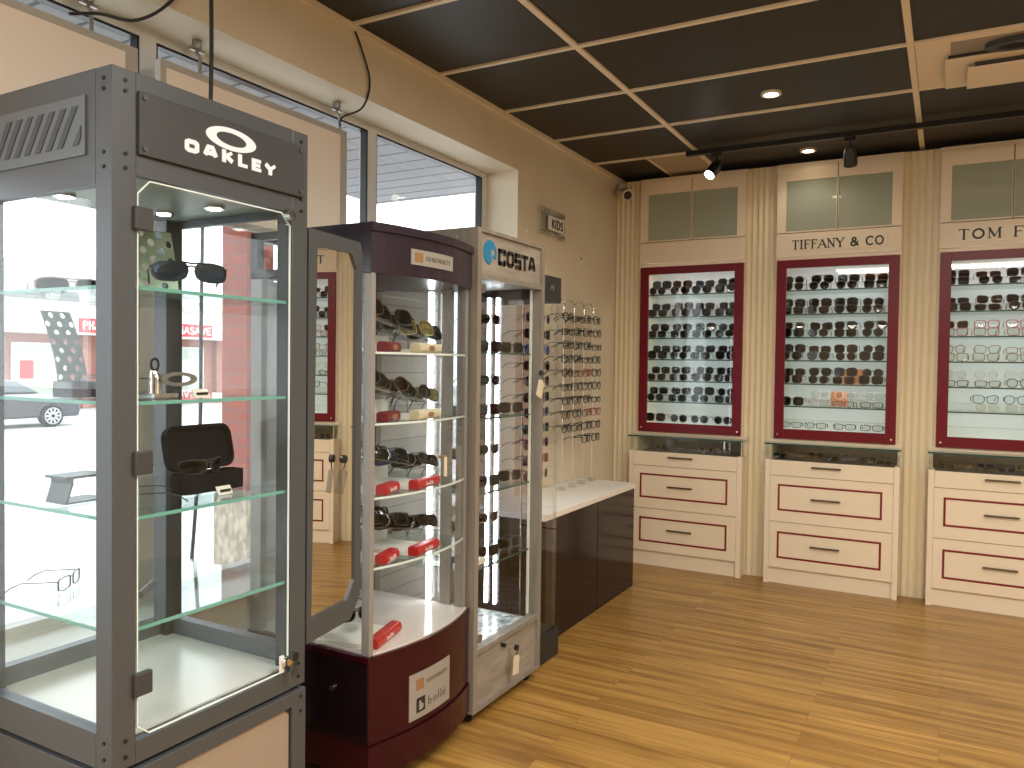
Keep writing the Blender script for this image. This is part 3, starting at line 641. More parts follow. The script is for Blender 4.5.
t = thing('riser', 'dark smoked Z-shaped riser at left of third shelf in grey case', 'display stand', (-1.80, 1.10, 1.031))
zp = [(-.055, 0), (.05, 0), (.05, .004), (-.048, .004), (-.035, .045), (-.035, .058), (.05, .058), (.05, .064), (-.055, .064), (-.055, .058), (-.041, .056), (-.041, .045)]
m = MB(); m.prism([(-1.78, 1.135 + p * 1.0, 1.0315 + q) for p, q in zp], (0, 0, 0), (-.08, 0, 0), M['gunl']); m.build('bent_sheet', t)
glasses('rect', 'black', 'lensclear', (-1.70, 1.17, 1.032), -.5, 'thin black frame leaning on the smoked Z-shaped riser', None, 'full', .002)
put('display_clip', MB().tube([(-1.70, 1.215, .80), (-1.73, 1.275, .812)], .009, M['gunl'], 10), 'small grey metal tube clip on lowest shelf of grey case', 'clip', (-1.7, 1.24, .788))
glasses('rect', 'bronze', 'lensclear', (-1.95, 1.20, .7885), 2.2, 'thin dark frame lying folded at the back of the lowest glass shelf', None, 'full', .0018)
# ================================================================== CURVED MAROON CASE
YA, YZ, XM = 1.895, 2.475, -1.552
def bow(y, k=.05): u = (y - (YA + YZ) / 2) / ((YZ - YA) / 2); return XM + k * (1 - u * u)
def plan(y0, y1, xb, off=0, k=.05, n=12):
    P = [(xb, y0)]; 
    for i in range(n + 1): y = y0 + (y1 - y0) * i / n; P.append((bow(min(max(y, YA), YZ), k) + off, y))
    P.append((xb, y1)); return P
XBm = -2.07
r2 = thing('display_case', 'dark maroon display case with bowed glass front and bowed header, beside grey case', 'display case', (-1.80, 2.185, 0))
def pz(mb, P, z0, z1, mat): return mb.prism([(x, y, z0) for x, y in P], (0, 0, 0), (0, 0, z1 - z0), mat)
m = MB(); pz(m, plan(YA - .003, YZ, XBm), .10, .435, M['mard']); pz(m, plan(YA - .008, YZ, XBm, .006), .435, .455, M['maroon']); pz(m, plan(YA - .006, YZ, XBm, .010), .07, .175, M['maroon'])
m.build('base', r2)
pz(MB(), plan(YA, YZ, -1.70, .003, n=16), .18, .434, M['maroon']).build('bowed_front_panel', r2)
pz(MB(), plan(YA + .01, YZ - .01, XBm + .01, -.005), .455, .461, M['tray2']).build('display_floor', r2)
m = MB(); Hh = plan(YA, YZ, -1.86); pz(m, Hh, 1.648, 1.776, M['plum']); pz(m, plan(YA - .004, YZ, -1.87, .008), 1.776, 1.802, M['plum'])
for z0, z1 in ((1.652, 1.676), (1.776, 1.802)):
    m.box(XBm, -1.86, YA, YA + .02, z0, z1, M['plum']); m.box(XBm, -1.86, YZ - .02, YZ, z0, z1, M['plum']); m.box(XBm, XBm + .02, YA, YZ, z0, z1, M['plum'])
m.box(XBm, XBm + .03, YA, YA + .03, 1.652, 1.79, M['plum']); m.box(XBm, XBm + .03, YZ - .03, YZ, 1.652, 1.79, M['plum'])
m.build('header', r2)
nl = MB()
def bplate(mb, ya, yb, z0, z1, mat, off=.0, th=.003, n=10):
    for i in range(n):
        y, yy = ya + (yb - ya) * i / n, ya + (yb - ya) * (i + 1) / n
        mb.prism([(bow(y) + off, y, z0), (bow(yy) + off, yy, z0), (bow(yy) + off, yy, z1), (bow(y) + off, y, z1)], (0, 0, 0), (th, 0, 0), mat)
def btext(mb, txt, y, z, h, width, mat, off, wt=.14, rnd=True):
    tmp = MB(); text(tmp, txt, (0, y, z), (0, 1, 0), (0, 0, 1), h, mat, wt, width=width, rnd=rnd, d=.002)
    o = len(mb.v); k = mb.m(mat); mb.v += [(v[0] + bow(v[1]) + off, v[1], v[2]) for v in tmp.v]; mb.f += [[i + o for i in f] for f in tmp.f]; mb.mi += [k] * len(tmp.f); mb.sm += tmp.sm
bplate(nl, 2.045, 2.275, 1.688, 1.738, M['plate']); npl = nl.build('name_plate', r2)
m = MB(); bplate(m, 2.062, 2.098, 1.698, 1.728, M['gold'], .0032, .001, 1); m.build('logo', npl)
m = MB(); btext(m, 'SERENGETI', 2.112, 1.706, .014, .14, M['platet'], .0032, .08); m.build('lettering', npl)
nl = MB(); bplate(nl, 2.05, 2.275, .20, .352, M['plate'], .004); npl = nl.build('name_plate', r2)
m = MB(); bplate(m, 2.082, 2.117, .295, .33, M['gold'], .0075, .001, 1); m.build('logo', npl)
m = MB(); bplate(m, 2.082, 2.124, .220, .268, M['letter'], .0075, .001, 1); btext(m, 'b', 2.094, .228, .030, .017, M['plate'], .0088, .3); m.build('logo', npl)
m = MB(); btext(m, 'SERENGETI', 2.13, .307, .012, .12, M['platet'], .0075, .08); m.build('lettering', npl)
m = MB(); btext(m, 'bollé', 2.14, .230, .030, .105, M['platet'], .0075, .08); m.build('lettering', npl)
for (x0, x1, y0, y1) in ((bow(YA + .02) - .036, bow(YA + .02) - .004, YA + .002, YA + .022), (-1.60, -1.563, YZ - .022, YZ - .002), (XBm, XBm + .05, YA + .002, YA + .03), (XBm, XBm + .05, YZ - .03, YZ - .002), (-1.672, -1.625, YZ - .018, YZ - .004)):
    MB().box(x0, x1, y0, y1, .455, 1.648, M['alup']).build('post', r2, bevel=.002)
gf = MB()
for i in range(12):
    y, yy = YA + .024 + (YZ - .05 - YA) * i / 12, YA + .024 + (YZ - .05 - YA) * (i + 1) / 12
    gf.prism([(bow(y) - .012, y, .456), (bow(yy) - .012, yy, .456), (bow(yy) - .012, yy, 1.648), (bow(y) - .012, y, 1.648)], (0, 0, 0), (.004, 0, 0), M['glass'])
gf.build('curved_front_glass', r2)
MB().box(XBm + .05, XM - .03, YA + .008, YA + .012, .456, 1.648, M['glass']).build('side_glass', r2); MB().box(XBm + .05, XM - .03, YZ - .012, YZ - .008, .456, 1.648, M['glass']).build('side_glass', r2)
MB().box(XBm + .005, XBm + .012, YA + .03, YZ - .03, .456, 1.648, pbr('case_backing', (.40, .36, .37), .25)).build('back_panel', r2)
SM = [1.405, 1.181, .948, .726]
for z in SM:
    m = MB(); pz(m, plan(YA + .02, YZ - .02, XBm + .03, -.02), z - .007, z, M['shelf'])
    for i in range(12):
        y, yy = YA + .024 + (YZ - .05 - YA) * i / 12, YA + .024 + (YZ - .05 - YA) * (i + 1) / 12
        m.prism([(bow(y) - .019, y, z - .007), (bow(yy) - .019, yy, z - .007), (bow(yy) - .019, yy, z), (bow(y) - .019, y, z)], (0, 0, 0), (.003, 0, 0), pbr('shelf_edge', (.7, .76, .76), .15))
    m.build('shelf', r2)
MB().box(-1.727, -1.710, YZ - .026, YZ - .014, .47, 1.64, M['led']).build('light_strip', r2)
for (x, y) in ((-1.60, 1.95), (-1.60, 2.42), (-2.02, 1.95), (-2.02, 2.42)):
    m = MB().tube([(x, y - .012, .03), (x, y + .012, .03)], .028, M['black'], 16); m.box(x - .012, x + .012, y - .018, y + .018, .03, .075, M['black']); m.build('caster', r2)
m = MB().tube([(-1.69, YA - .003, .335), (-1.69, YA - .012, .335)], .009, M['chrome'], 12); m.build('side_lock', r2)
# stands + glasses inside: rows
rowcol = [('brownf', 'lensbrown', 'brown'), ('black', 'lensgold', 'gold-mirrored'), ('black', 'bluel', 'black'), ('black', 'lenssmoke', 'black')]
def block(x, y, z, L, mat, label, rz, mark, name='display_stand'):
    """wedge stand with a rounded coloured front bar; long side towards the room"""
    t = thing(name, label, 'display stand', (x, y, z)); t.rotation_euler = (0, 0, rz)
    prof = [(-.02, 0), (.018, 0), (.024, .008), (.024, .022), (.018, .032), (-.01, .034), (-.02, .028)]
    me = MB().prism([(px, -L / 2, pz_) for px, pz_ in prof], (0, 0, 0), (0, L, 0), mat); o = me.build('front_bar', t, org=(0, 0, 0), bevel=.003)
    me = MB().box(-.20, -.02, -L / 2, L / 2, 0, .012, M['white']); me.box(-.20, -.19, -L / 2, L / 2, .012, .06, M['white']); me.build('stand_body', t, org=(0, 0, 0))
    q = MB()
    if mark == 'b': text(q, 'bollé', (.0242, -.03, .010), (0, 1, 0), (0, 0, 1), .014, M['whitelet'], .16, width=.05, d=.001)
    else: q.prism([(.0242, .022 * math.cos(k * PI / 8), .016 + .009 * math.sin(k * PI / 8)) for k in range(16)], (0, 0, 0), (.001, 0, 0), M['gold'])
    q.build('printed_mark', t, org=(0, 0, 0))
SN = ['top', 'second', 'third', 'fourth']
for si, z in enumerate(SM):
    mat, mk = (M['ivory'], 'o') if si < 2 else (M['red'], 'b')
    nm = 'ivory' if si < 2 else 'red'
    block(-1.58, 2.02, z + .0005, .10, M['crimson'] if si < 2 else mat, '%s stand bar at near left of the %s shelf, bowed maroon case' % ('crimson' if si < 2 else 'red', SN[si]), .25, mk)
    block(-1.555, 2.19, z + .0005, .15, mat, '%s-barred stand centred on the %s shelf of the bowed maroon case' % (nm, SN[si]), .12, mk)
    for ch in (0, 1):
        X_ = -1.625 - .13 * ch; ytop, slope = z + .185 + .012 * ch, .20
        n_ = (6, 4)[ch]
        for j in range(n_):
            yy = 1.965 + .072 * j + .05 * ch; zz = ytop - .055 - slope * (yy - 1.93)
            rr = random.Random(si * 31 + ch * 7 + j)
            if si == 0: fm, lm, cn = ('brownf', 'lensbrown', 'brown') if j < 2 else (('goldf', 'lensgold', 'gold') if (ch, j) == (0, 4) else ('black', 'lensgreen', 'black'))
            elif si == 1: fm, lm, cn = ('black', 'lensgold', 'gold-lensed') if (ch, j) == (0, 5) else (('tort', 'lensbrown', 'brown') if j == 2 else ('black', 'lensgreen', 'black'))
            elif si == 2: fm, lm, cn = ('bluef', 'bluel', 'blue') if j == 3 and ch == 0 else ('black', 'lenssmoke', 'black')
            else: fm, lm, cn = 'black', 'lenssmoke', 'black'
            glasses(['big', 'round', 'sport', 'sport'][si], fm, lm, (X_ - .022 * (j % 2), yy, zz), 1.25 + .12 * math.sin(j * 2.3 + ch), '%s sunglasses, %s from left in %s row, %s shelf, bowed maroon case' % (cn, ORD[j], ('front', 'rear')[ch], SN[si]), 'sunglasses in the bowed maroon case', 'full', .003 if si else .0024, rx=-.42, s=1.08)
        t = thing('eyewear_rail', 'clear sloping rail for the %s row on the %s shelf of the bowed maroon case' % (('front', 'rear')[ch], SN[si]), 'display stand', (X_, 2.1, z), 'sloping rails in the bowed maroon case')
        y1_ = 2.36; m = MB(); zt = lambda y: ytop - .058 - slope * (y - 1.93)
        m.seg((X_ - .01, 1.935, zt(1.935) - .003), (X_ - .01, y1_, zt(y1_) - .003), .006, (1, 0, 0), .03, M['stand'])
        m.build('rail', t)
        for y in (1.94, y1_ - .006): MB().box(X_, X_ + .004, y, y + .006, z + .0005, zt(y) - .006, M['stand']).build('leg', t)
block(-1.60, 2.035, .4615, .19, M['red'], 'large red-barred stand on the floor of the bowed maroon case', .25, 'b')
glasses('sport', 'black', 'lenssmoke', (-1.66, 1.97, .53), 1.25, 'black sunglasses just above the floor of the bowed maroon case', None, 'full', .0035)
# ================================================================== WOOD-LOOK CASE
XC, YC0, YC1 = -1.53, 2.482, 3.035; XCB = -2.03
r3 = thing('display_case', 'greyed wood display case with blue wave logo header, between maroon case and worktop', 'display case', (-1.78, 2.76, 0))
m = MB(); q = .028
m.box(XC - .04, XC, YC0, YC0 + q, .05, 1.88, M['gwood']); m.box(XC - .04, XC, YC1 - q, YC1, .05, 1.88, M['gwood'])
m.box(XC - .04, XC, YC0 + q, YC1 - q, 1.866, 1.88, M['gwood']); m.box(XC - .04, XC, YC0 + q, YC1 - q, 1.692, 1.711, M['gwood']); m.box(XC - .04, XC, YC0 + q, YC1 - q, .268, .288, M['gwood']); m.box(XC - .04, XC, YC0 + q, YC1 - q, .05, .066, M['gwood'])
m.build('front_frame', r3)
m = MB(); m.box(XCB, XC - .04, YC0, YC0 + .03, 1.70, 1.88, M['gwood']); m.box(XCB, XC - .04, YC1 - .03, YC1, 1.70, 1.88, M['gwood']); m.box(XCB, XCB + .02, YC0 + .03, YC1 - .03, 1.70, 1.88, M['gwood']); m.box(XCB + .02, XC - .04, YC0 + .03, YC1 - .03, 1.86, 1.876, M['gwood']); m.box(XCB + .02, XC - .04, YC0 + .03, YC1 - .03, 1.70, 1.71, M['gunl'])
for x in (-1.62, -1.9): m.tube([(x, YC0, 1.845), (x, YC0 - .004, 1.845)], .007, M['alu'], 10)
m.build('header_box', r3)
for yy in (YC0, YC1 - .03): MB().box(XCB, XCB + .03, yy, yy + .03, .27, 1.70, M['gwood']).build('post', r3)
hp = MB().box(XC - .034, XC - .010, YC0 + q, YC1 - q, 1.711, 1.866, M['gwoodh']).build('sign_panel', r3)
text(MB(), 'COSTA', (XC - .010, 2.655, 1.757), (0, 1, 0), (0, 0, 1), .064, M['letter'], .25, .25, width=.30, sp=.2, rnd=False).build('lettering', hp)
wv = MB()   # breaking wave in a disc: outer disc with a hooked bite
yc, zc, R = 2.583, 1.797, .047
O_ = []
for k in range(0, 20): a_ = math.radians(20 + k * 250 / 19); O_.append((yc + R * math.cos(a_), zc + R * math.sin(a_)))
I_ = []
for k in range(0, 20): a_ = math.radians(20 + k * 262 / 19); rr = .004 + .024 * (1 - abs(k - 2) / 19); I_.append((yc + .020 + rr * math.cos(a_) * .9, zc - .008 + rr * math.sin(a_)))
for k in range(19):
    wv.prism([(XC - .010, *O_[k]), (XC - .010, *O_[k + 1]), (XC - .010, *I_[k + 1]), (XC - .010, *I_[k])], (0, 0, 0), (.003, 0, 0), M['blue'])
wv.prism([(XC - .010, yc + .046, zc + .014), (XC - .010, yc + .050, zc - .008), (XC - .010, yc + .040, zc - .022), (XC - .010, yc + .026, zc - .012), (XC - .010, yc + .036, zc - .002)], (0, 0, 0), (.003, 0, 0), M['blue'])
wv.build('wave_logo', hp)
m = MB(); m.box(XCB, XC - .04, YC0, YC1, .05, .262, M['gwood']); m.build('base', r3)
bp_ = MB().box(XC - .03, XC - .012, YC0 + q, YC1 - q, .066, .268, M['gwoodh']).build('base_door', r3)
MB().tube([(XC - .012, 2.715, .245), (XC + .006, 2.715, .245)], .008, M['black'], 12).build('lock', bp_)
MB().box(XCB + .03, XC - .03, YC0 + .03, YC1 - .03, .262, .268, M['ice']).build('display_floor', r3)
MB().box(XC - .022, XC - .016, YC0 + q, YC1 - q, .288, 1.692, M['glass']).build('door_glass', r3)
dgc = [o for o in r3.children if o.name.startswith('door_glass')][0]
m = MB()
for z in (1.655, .33): m.tube([(XC - .016, YC0 + q + .012, z), (XC + .004, YC0 + q + .012, z)], .017, M['alu'], 14)
m.build('hinge', dgc)
MB().box(XCB + .03, XC - .04, YC0 + .012, YC0 + .016, .27, 1.70, M['glass']).build('side_glass', r3)
MB().box(XCB + .03, XC - .04, YC1 - .016, YC1 - .012, .27, 1.70, M['gdim']).build('side_glass', r3)  # grey tint put in to dim the bright view behind this pane
MB().box(XCB + .004, XCB + .010, YC0 + .03, YC1 - .03, .27, 1.70, M['plankp']).build('back_panel', r3)
for x in (-1.80, -1.755): MB().box(x, x + .011, YC1 - .030, YC1 - .018, .30, 1.665, M['led']).build('light_strip', r3)  # one strip, plus a copy modelled as its reflection
MB().box(XC - .05, XC - .041, YC1 - .042, YC1 - .033, .29, 1.69, M['white']).build('edge_profile', r3)
for z in (1.418, 1.16, .867, .576):
    m = MB().box(XCB + .03, XC - .045, YC0 + .02, YC1 - .035, z - .007, z, M['shelf']); m.box(XC - .045, XC - .042, YC0 + .02, YC1 - .035, z - .007, z, M['gedged']); m.build('shelf', r3)
for (x, y) in ((-1.58, 2.53), (-1.58, 2.99), (-1.98, 2.53), (-1.98, 2.99)):
    m = MB().tube([(x, y - .01, .022), (x, y + .01, .022)], .022, M['black'], 14); m.box(x - .01, x + .01, y - .014, y + .014, .022, .052, M['black']); m.build('caster', r3)
for si, z in enumerate((1.418, 1.16, .867, .576)):
    for j in range(5):
        x = -1.64 - .05 * (j % 2); y = 2.57 + .095 * j; up = (j % 2) * .09 + .03
        if (si, j) in ((0, 0), (0, 1), (1, 1)): continue
        fm, lm = ('bluef', 'bluel') if (si, j) == (2, 0) or (si, j) == (3, 0) else (('black', 'lenssmoke') if (si + j) % 3 else ('tort', 'lenssmoke'))
        glasses('sport' if j % 2 else 'square', fm, lm, (x, y, z + .001 if up < .06 else z + up), 1.2, '%s sunglasses, %s from left on %s shelf of the wood-look case' % ({'bluef': 'blue', 'black': 'black', 'tort': 'brown'}[fm], ORD[j], SN[si]), 'sunglasses in the wood-look case', 'full', .003)
        if up > .06:
            tag(MB().tube([(x - .015, y, z + .0005), (x - .015, y, z + up + .006)], .006, M['acr'], 8).build('eyewear_post', org=(x, y, z)), 'clear post holding sunglasses, %s from left, %s shelf, wood-look case' % (ORD[j], SN[si]), 'display stand', 'clear posts in the wood-look case')
put('display_block', MB().box(-1.80, -1.60, 2.53, 2.68, .577, .597, M['white']), 'flat white block on the lowest shelf of the wood-look case', 'display stand', (-1.7, 2.6, .576))
# ================================================================== BLACK-HEADED TOWER
r4 = thing('display_tower', 'narrow glass eyewear tower with black header and black base behind wood-look case', 'display tower', (-1.75, 3.21, 0))
ty0, ty1, tx0, tx1 = 3.075, 3.345, -1.93, -1.60
MB().box(tx0, tx1, ty0, ty1, 1.66, 1.778, M['blacks']).build('header', r4)
hd = [o for o in r4.children][0]
text(MB(), 'FE', (tx1, 3.235, 1.715), (0, 1, 0), (0, 0, 1), .022, M['plate'], .12, width=.036, serif=True, d=.001).build('lettering', hd)
MB().box(tx0, tx1 + .01, ty0, ty1, 0, .13, M['blacks']).build('base', r4)
m = MB()
for (x, y) in ((tx0 + .012, ty0 + .012), (tx0 + .012, ty1 - .012), (tx1 - .012, ty1 - .012), (tx1 - .012, ty0 + .012)): m.tube([(x, y, .13), (x, y, 1.66)], .009, M['acr'], 10)
m.build('clear_posts', r4)
MB().box(tx0, tx0 + .006, ty0 + .02, ty1 - .02, .13, 1.66, M['acr']).build('back_panel', r4)
MB().box(tx1 - .004, tx1, ty0 + .02, ty1 - .02, .13, 1.66, M['glass']).build('front_glass', r4)
MB().box(-1.72, -1.68, ty1 - .09, ty1 - .03, .14, .60, M['white']).build('white_strip', r4)
rods = MB()
for y in (3.14, 3.275): rods.tube([(-1.69, y, .13), (-1.69, y, 1.66)], .004, M['chrome'], 8)
rods.build('rod', r4)
cols = ['lenssmoke', 'lenssmoke', 'bluel', 'lenssmoke', 'lensgreen', 'lenssmoke', 'lensgrad', 'lensbrown', 'lenssmoke', 'lensgrad', 'lenssmoke']
fcs = ['crys', 'black', 'bluef', 'black', 'tort', 'black', 'purpf', 'tealf', 'redf', 'purpf', 'redf']
cn_ = ['pale', 'black', 'blue', 'black', 'tortoise', 'black', 'purple', 'teal', 'red', 'purple', 'red']
for a_ in range(2):
    for k in range(11):
        z = 1.56 - .072 * k; kk = (k + (a_ if k > 7 else 0)) % 11
        glasses('square' if k % 2 else 'round', fcs[kk], cols[kk], (-1.645, 3.14 + .135 * a_, z), PI / 2, '%s glasses, %s from top in %s column of the black-headed tower' % (cn_[kk], ORD[k], 'near' if a_ == 0 else 'far'), 'glasses in the black-headed tower', 'one', .0035, s=.92, name='sunglasses', rx=0)
# ================================================================== WORKTOP CABINETS, RODS
for j, (ya, yb) in enumerate(((3.40, 4.045), (4.05, 4.625))):
    t = thing('base_cabinet', ['glossy dark maroon base cabinet under the white worktop, nearer one', 'glossy dark maroon base cabinet under the white worktop, farther one'][j], 'cabinet', (-1.88, (ya + yb) / 2, 0), 'maroon cabinets under the worktop')
    MB().box(-2.08, -1.71, ya, yb, 0, .610, M['mard']).build('body', t); MB().box(-1.71, -1.69, ya + .001, yb - .001, .0, .610, M['mard']).build('door', t)
tag(MB().box(-2.085, -1.685, 3.38, 4.635, .611, .641, M['white']).build('worktop', org=(-1.88, 4, .611), bevel=.003), 'long white worktop on glossy dark maroon cabinets', 'worktop')
RY = [4.13, 4.275, 4.42, 4.565]
kn = 0
for j, y in enumerate(RY):
    t = thing('eyewear_rod', 'thin arched chrome display rod standing on the worktop, %s from left' % ORD[j], 'display rod', (-1.955, y, .641), 'arched rods on the worktop')
    MB().tube([(-1.955, y, .645), (-1.955, y, 1.70)] + [(-1.995 + .04 * math.cos(a_), y - .0 * a_, 1.70 + .06 * math.sin(a_)) for a_ in [PI * k / 8 for k in range(1, 9)]] + [(-2.035, y, 1.66), (-2.088, y, 1.655)], .004, M['chrome'], 8).build('rod', t)
    MB().box(-1.975, -1.935, y - .018, y + .018, .6415, .662, M['acr']).build('foot', t)
fk = ['black', 'black', 'black', 'brownf', 'redf', 'black', 'tort', 'black', 'bluef', 'black']
for j, y in enumerate(RY):
    for k in range(10):
        if (k, j) in ((9, 0), (9, 1)): continue
        z = 1.625 - .081 * k; fm = fk[(k * 3 + j) % 10] if (k in (3, 4, 7)) else 'black'
        glasses(['round', 'rect', 'square', 'cat'][(j + k) % 4], fm, 'lensclear', (-1.925, y, z), PI / 2 + random.uniform(-.1, .1), '%s small eyeglasses, %s from top on the %s arched rod' % ({'black': 'black', 'brownf': 'brown', 'redf': 'red', 'tort': 'tortoise', 'bluef': 'blue'}[fm], ORD[k], ORD[j]), 'eyeglasses hung on the arched rods', 'one', .0046, s=.97, name='eyeglasses')
# ================================================================== WALL THINGS
# hanging boards in front of the windows
for j, (ya, yb) in enumerate(((.60, 1.562), (1.64, 2.52))):
    t = thing('hanging_board', ['large cream board hung before the window above the grey case, nearer one', 'large cream board hung before the window, the one nearer the maroon case'][j], 'board', (-2.2, (ya + yb) / 2, 1.84), 'cream boards hung in the windows')
    m = MB().box(-2.225, -2.195, ya, yb, 1.84, 2.325, M['boarde']); m.build('board_frame', t, bevel=.002)
    MB().box(-2.195, -2.192, ya + .02, yb - .045, 1.86, 2.30, M['board']).build('face', t)
    for y in ((.85, 1.417) if j == 0 else (1.797, 2.483)):
        h_ = MB(); h_.box(-2.225, -2.215, y - .028, y + .028, 2.403, 2.412, M['alu']); h_.tube([(-2.22, y, 2.432), (-2.22, y, 2.40), (-2.205, y, 2.38), (-2.205, y, 2.325)], .006, M['alu'], 8); h_.tube([(-2.22, y, 2.44), (-2.22, y, 2.412)], .016, M['alu'], 10); h_.build('hook', t)
# kids sign
t = thing('wall_sign', 'small clear plate sign on standoffs reading KIDS on the left wall', 'sign', (-2.075, 4.19, 2.2))
MB().box(-2.066, -2.062, 4.03, 4.35, 2.125, 2.285, M['acr']).build('clear_plate', t)
MB().box(-2.0618, -2.059, 4.12, 4.33, 2.165, 2.245, M['white']).build('insert', t)
text(MB(), 'KIDS', (-2.059, 4.165, 2.175), (0, 1, 0), (0, 0, 1), .058, M['letter'], .2, width=.15, d=.001).build('lettering', t)
for y in (4.05, 4.33):
    for z in (2.14, 2.27): MB().tube([(-2.09, y, z), (-2.055, y, z)], .011, M['chrome'], 12).build('standoff', t)
m = MB().tube([(-2.09, 3.90, 2.12), (-2.083, 3.90, 2.12)], .012, M['white'], 10); tag(m.build('wall_plug', org=(-2.09, 3.9, 2.12)), 'small white round cap on the left wall beside the window', 'wall plug')
m = MB().tube([(-2.09, 4.66, 2.06), (-2.086, 4.66, 2.06)], .006, M['black'], 8); tag(m.build('wall_screw', org=(-2.09, 4.66, 2.06)), 'dark screw in the left wall below the KIDS plate', 'screw')
# security camera
t = thing('security_camera', 'white dome-eyed security camera in the ceiling corner', 'security camera', (-1.99, 5.2, 2.57))
m = MB().tube([(-2.04, 5.262, 2.60), (-2.04, 5.235, 2.60)], .045, M['cctvw'], 18); m.tube([(-2.04, 5.24, 2.60), (-2.02, 5.19, 2.59)], .018, M['cctvw'], 10); m.build('bracket', t)
m = MB().tube([(-2.05, 5.22, 2.595), (-1.99, 5.16, 2.57), (-1.955, 5.125, 2.545)], [.025, .036, .04], M['cctvw'], 18); m.build('housing', t)
m = MB().tube([(-1.956, 5.126, 2.546), (-1.948, 5.118, 2.540)], [.030, .026], M['black'], 16); m.build('lens', t)
# cables
def cable(name, pts, label, r_=.006):
    cu = []
    P = [Vector(p) for p in pts]
    for i in range(len(P) - 1):
        p0, p1, p2, p3 = P[max(i - 1, 0)], P[i], P[i + 1], P[min(i + 2, len(P) - 1)]
        for k in range(6):
            t_ = k / 6; cu.append(.5 * ((2 * p1) + (-p0 + p2) * t_ + (2 * p0 - 5 * p1 + 4 * p2 - p3) * t_ ** 2 + (-p0 + 3 * p1 - 3 * p2 + p3) * t_ ** 3))
    cu.append(P[-1]); tag(MB().tube(cu, r_, M['cable'], 8).build(name, org=P[0]), label, 'cable')
cable('cable', [(-1.92, 1.60, 2.70), (-1.92, 1.605, 2.3), (-1.92, 1.60, 1.985)], 'straight black cable dropping from the ceiling to the grey case')
cable('cable', [(-2.075, 1.74, 2.70), (-2.078, 1.60, 2.47), (-2.14, 1.52, 2.385), (-2.17, 1.42, 2.37), (-2.17, 1.33, 2.335)], 'black cable curving from the ceiling to behind the nearer board', .005)
cable('cable', [(-2.08, 2.42, 2.695), (-2.078, 2.47, 2.62), (-2.078, 2.52, 2.51), (-2.09, 2.49, 2.40), (-2.16, 2.45, 2.36), (-2.18, 2.46, 2.33)], 'thin black cable looping down the bulkhead beside the far window', .004)
cable('cable', [(-2.12, 1.74, 1.86), (-2.12, 1.735, 1.5), (-2.12, 1.73, 1.1), (-2.12, 1.70, .72)], 'black cable hanging in the window behind the grey case', .006)
# tags and keys
def hangtag(x, y, z, label, mat, rot, w=.035, h=.065, keys=True):
    t = thing('key_tag', label, 'tag', (x, y, z))
    ax_ = Vector((0, math.cos(rot), math.sin(rot))); ux = Vector((0, -math.sin(rot), math.cos(rot))); o = Vector((x, y, z))
    m = MB(); P = [o + ax_ * a_ + ux * b_ for a_, b_ in ((-w / 2, -h), (w / 2, -h), (w / 2, -.008), (w / 4, 0), (-w / 4, 0), (-w / 2, -.008))]
    m.prism(P, (0, 0, 0), (.003, 0, 0), mat); m.build('tag', t)
    m = MB(); m.tube([o, o + Vector((.004, .004, .02)), o + Vector((0, 0, .036))], .002, M['black'], 6); m.tube([o + Vector((-.006, 0, .03)), o + Vector((.006, 0, .03))], .012, M['black'], 12); m.build('key', t)
hangtag(-1.516, 2.985, 1.305, 'cream paper tag hanging from a key on the far post of the wood-look case', M['tag'], -.35, .05, .075)
hangtag(-1.50, 2.765, .195, 'cream paper tag with keys hanging low on the wood-look case base', M['tag'], -.12, .045, .075)
hangtag(-1.525, 1.745, 1.06, 'clear plastic tag with key hanging at the mirror wing', M['stand'], -.3, .035, .07)
hangtag(-1.478, 1.505, .57, 'small bunch of keys hanging at the grey case door lock', M['gund'], 0, .02, .02)
m = MB().tube([(-1.50, 2.20, 1.055), (-1.475, 2.20, 1.055)], .006, M['gold'], 8); m.box(-1.478, -1.474, 2.193, 2.207, .99, 1.055, M['tag']); tag(m.build('key_tag', org=(-1.49, 2.2, 1.05)), 'narrow tag hanging on the bowed front glass of the maroon case', 'tag')
# ================================================================== CEILING THINGS
for j, (x, y, lb) in enumerate(((-.78, 3.956, 'round recessed ceiling light, the nearer one left of the vent'), (-.776, 5.08, 'round recessed ceiling light close above the middle cabinet'))):
    t = thing('ceiling_light', lb, 'ceiling light', (x, y, H - .01), 'recessed ceiling lights')
    MB().ring([(x + .048 * math.cos(k * PI / 12), y + .048 * math.sin(k * PI / 12), H - .008) for k in range(24)], [(x + .034 * math.cos(k * PI / 12), y + .034 * math.sin(k * PI / 12), H - .008) for k in range(24)], (0, 0, 0), (0, 0, .014), M['tbar']).build('trim_ring', t)
    MB().tube([(x, y, H + .003), (x, y, H - .003)], .034, M['lamp'], 20).build('lamp', t)
t = thing('ceiling_vent', 'square stepped cream air diffuser in the dark ceiling', 'air vent', (.47, 3.92, H))
m = MB(); x0, x1, y0, y1 = -.15, 1.04, 3.622, 4.198
m.box(x0, x1, y0, y1, H - .004, H + .004, M['tbar'])
m.build('panel', t)
MB().box(-.04, .96, 3.80, 4.17, H - .030, H - .022, M['tbar']).box(-.03, .95, 3.81, 4.16, H - .022, H - .004, M['gund']).build('louvre', t)
MB().box(.045, .87, 3.845, 4.11, H - .062, H - .054, M['tbar']).box(.07, .85, 3.86, 4.10, H - .054, H - .030, M['gund']).build('louvre', t)
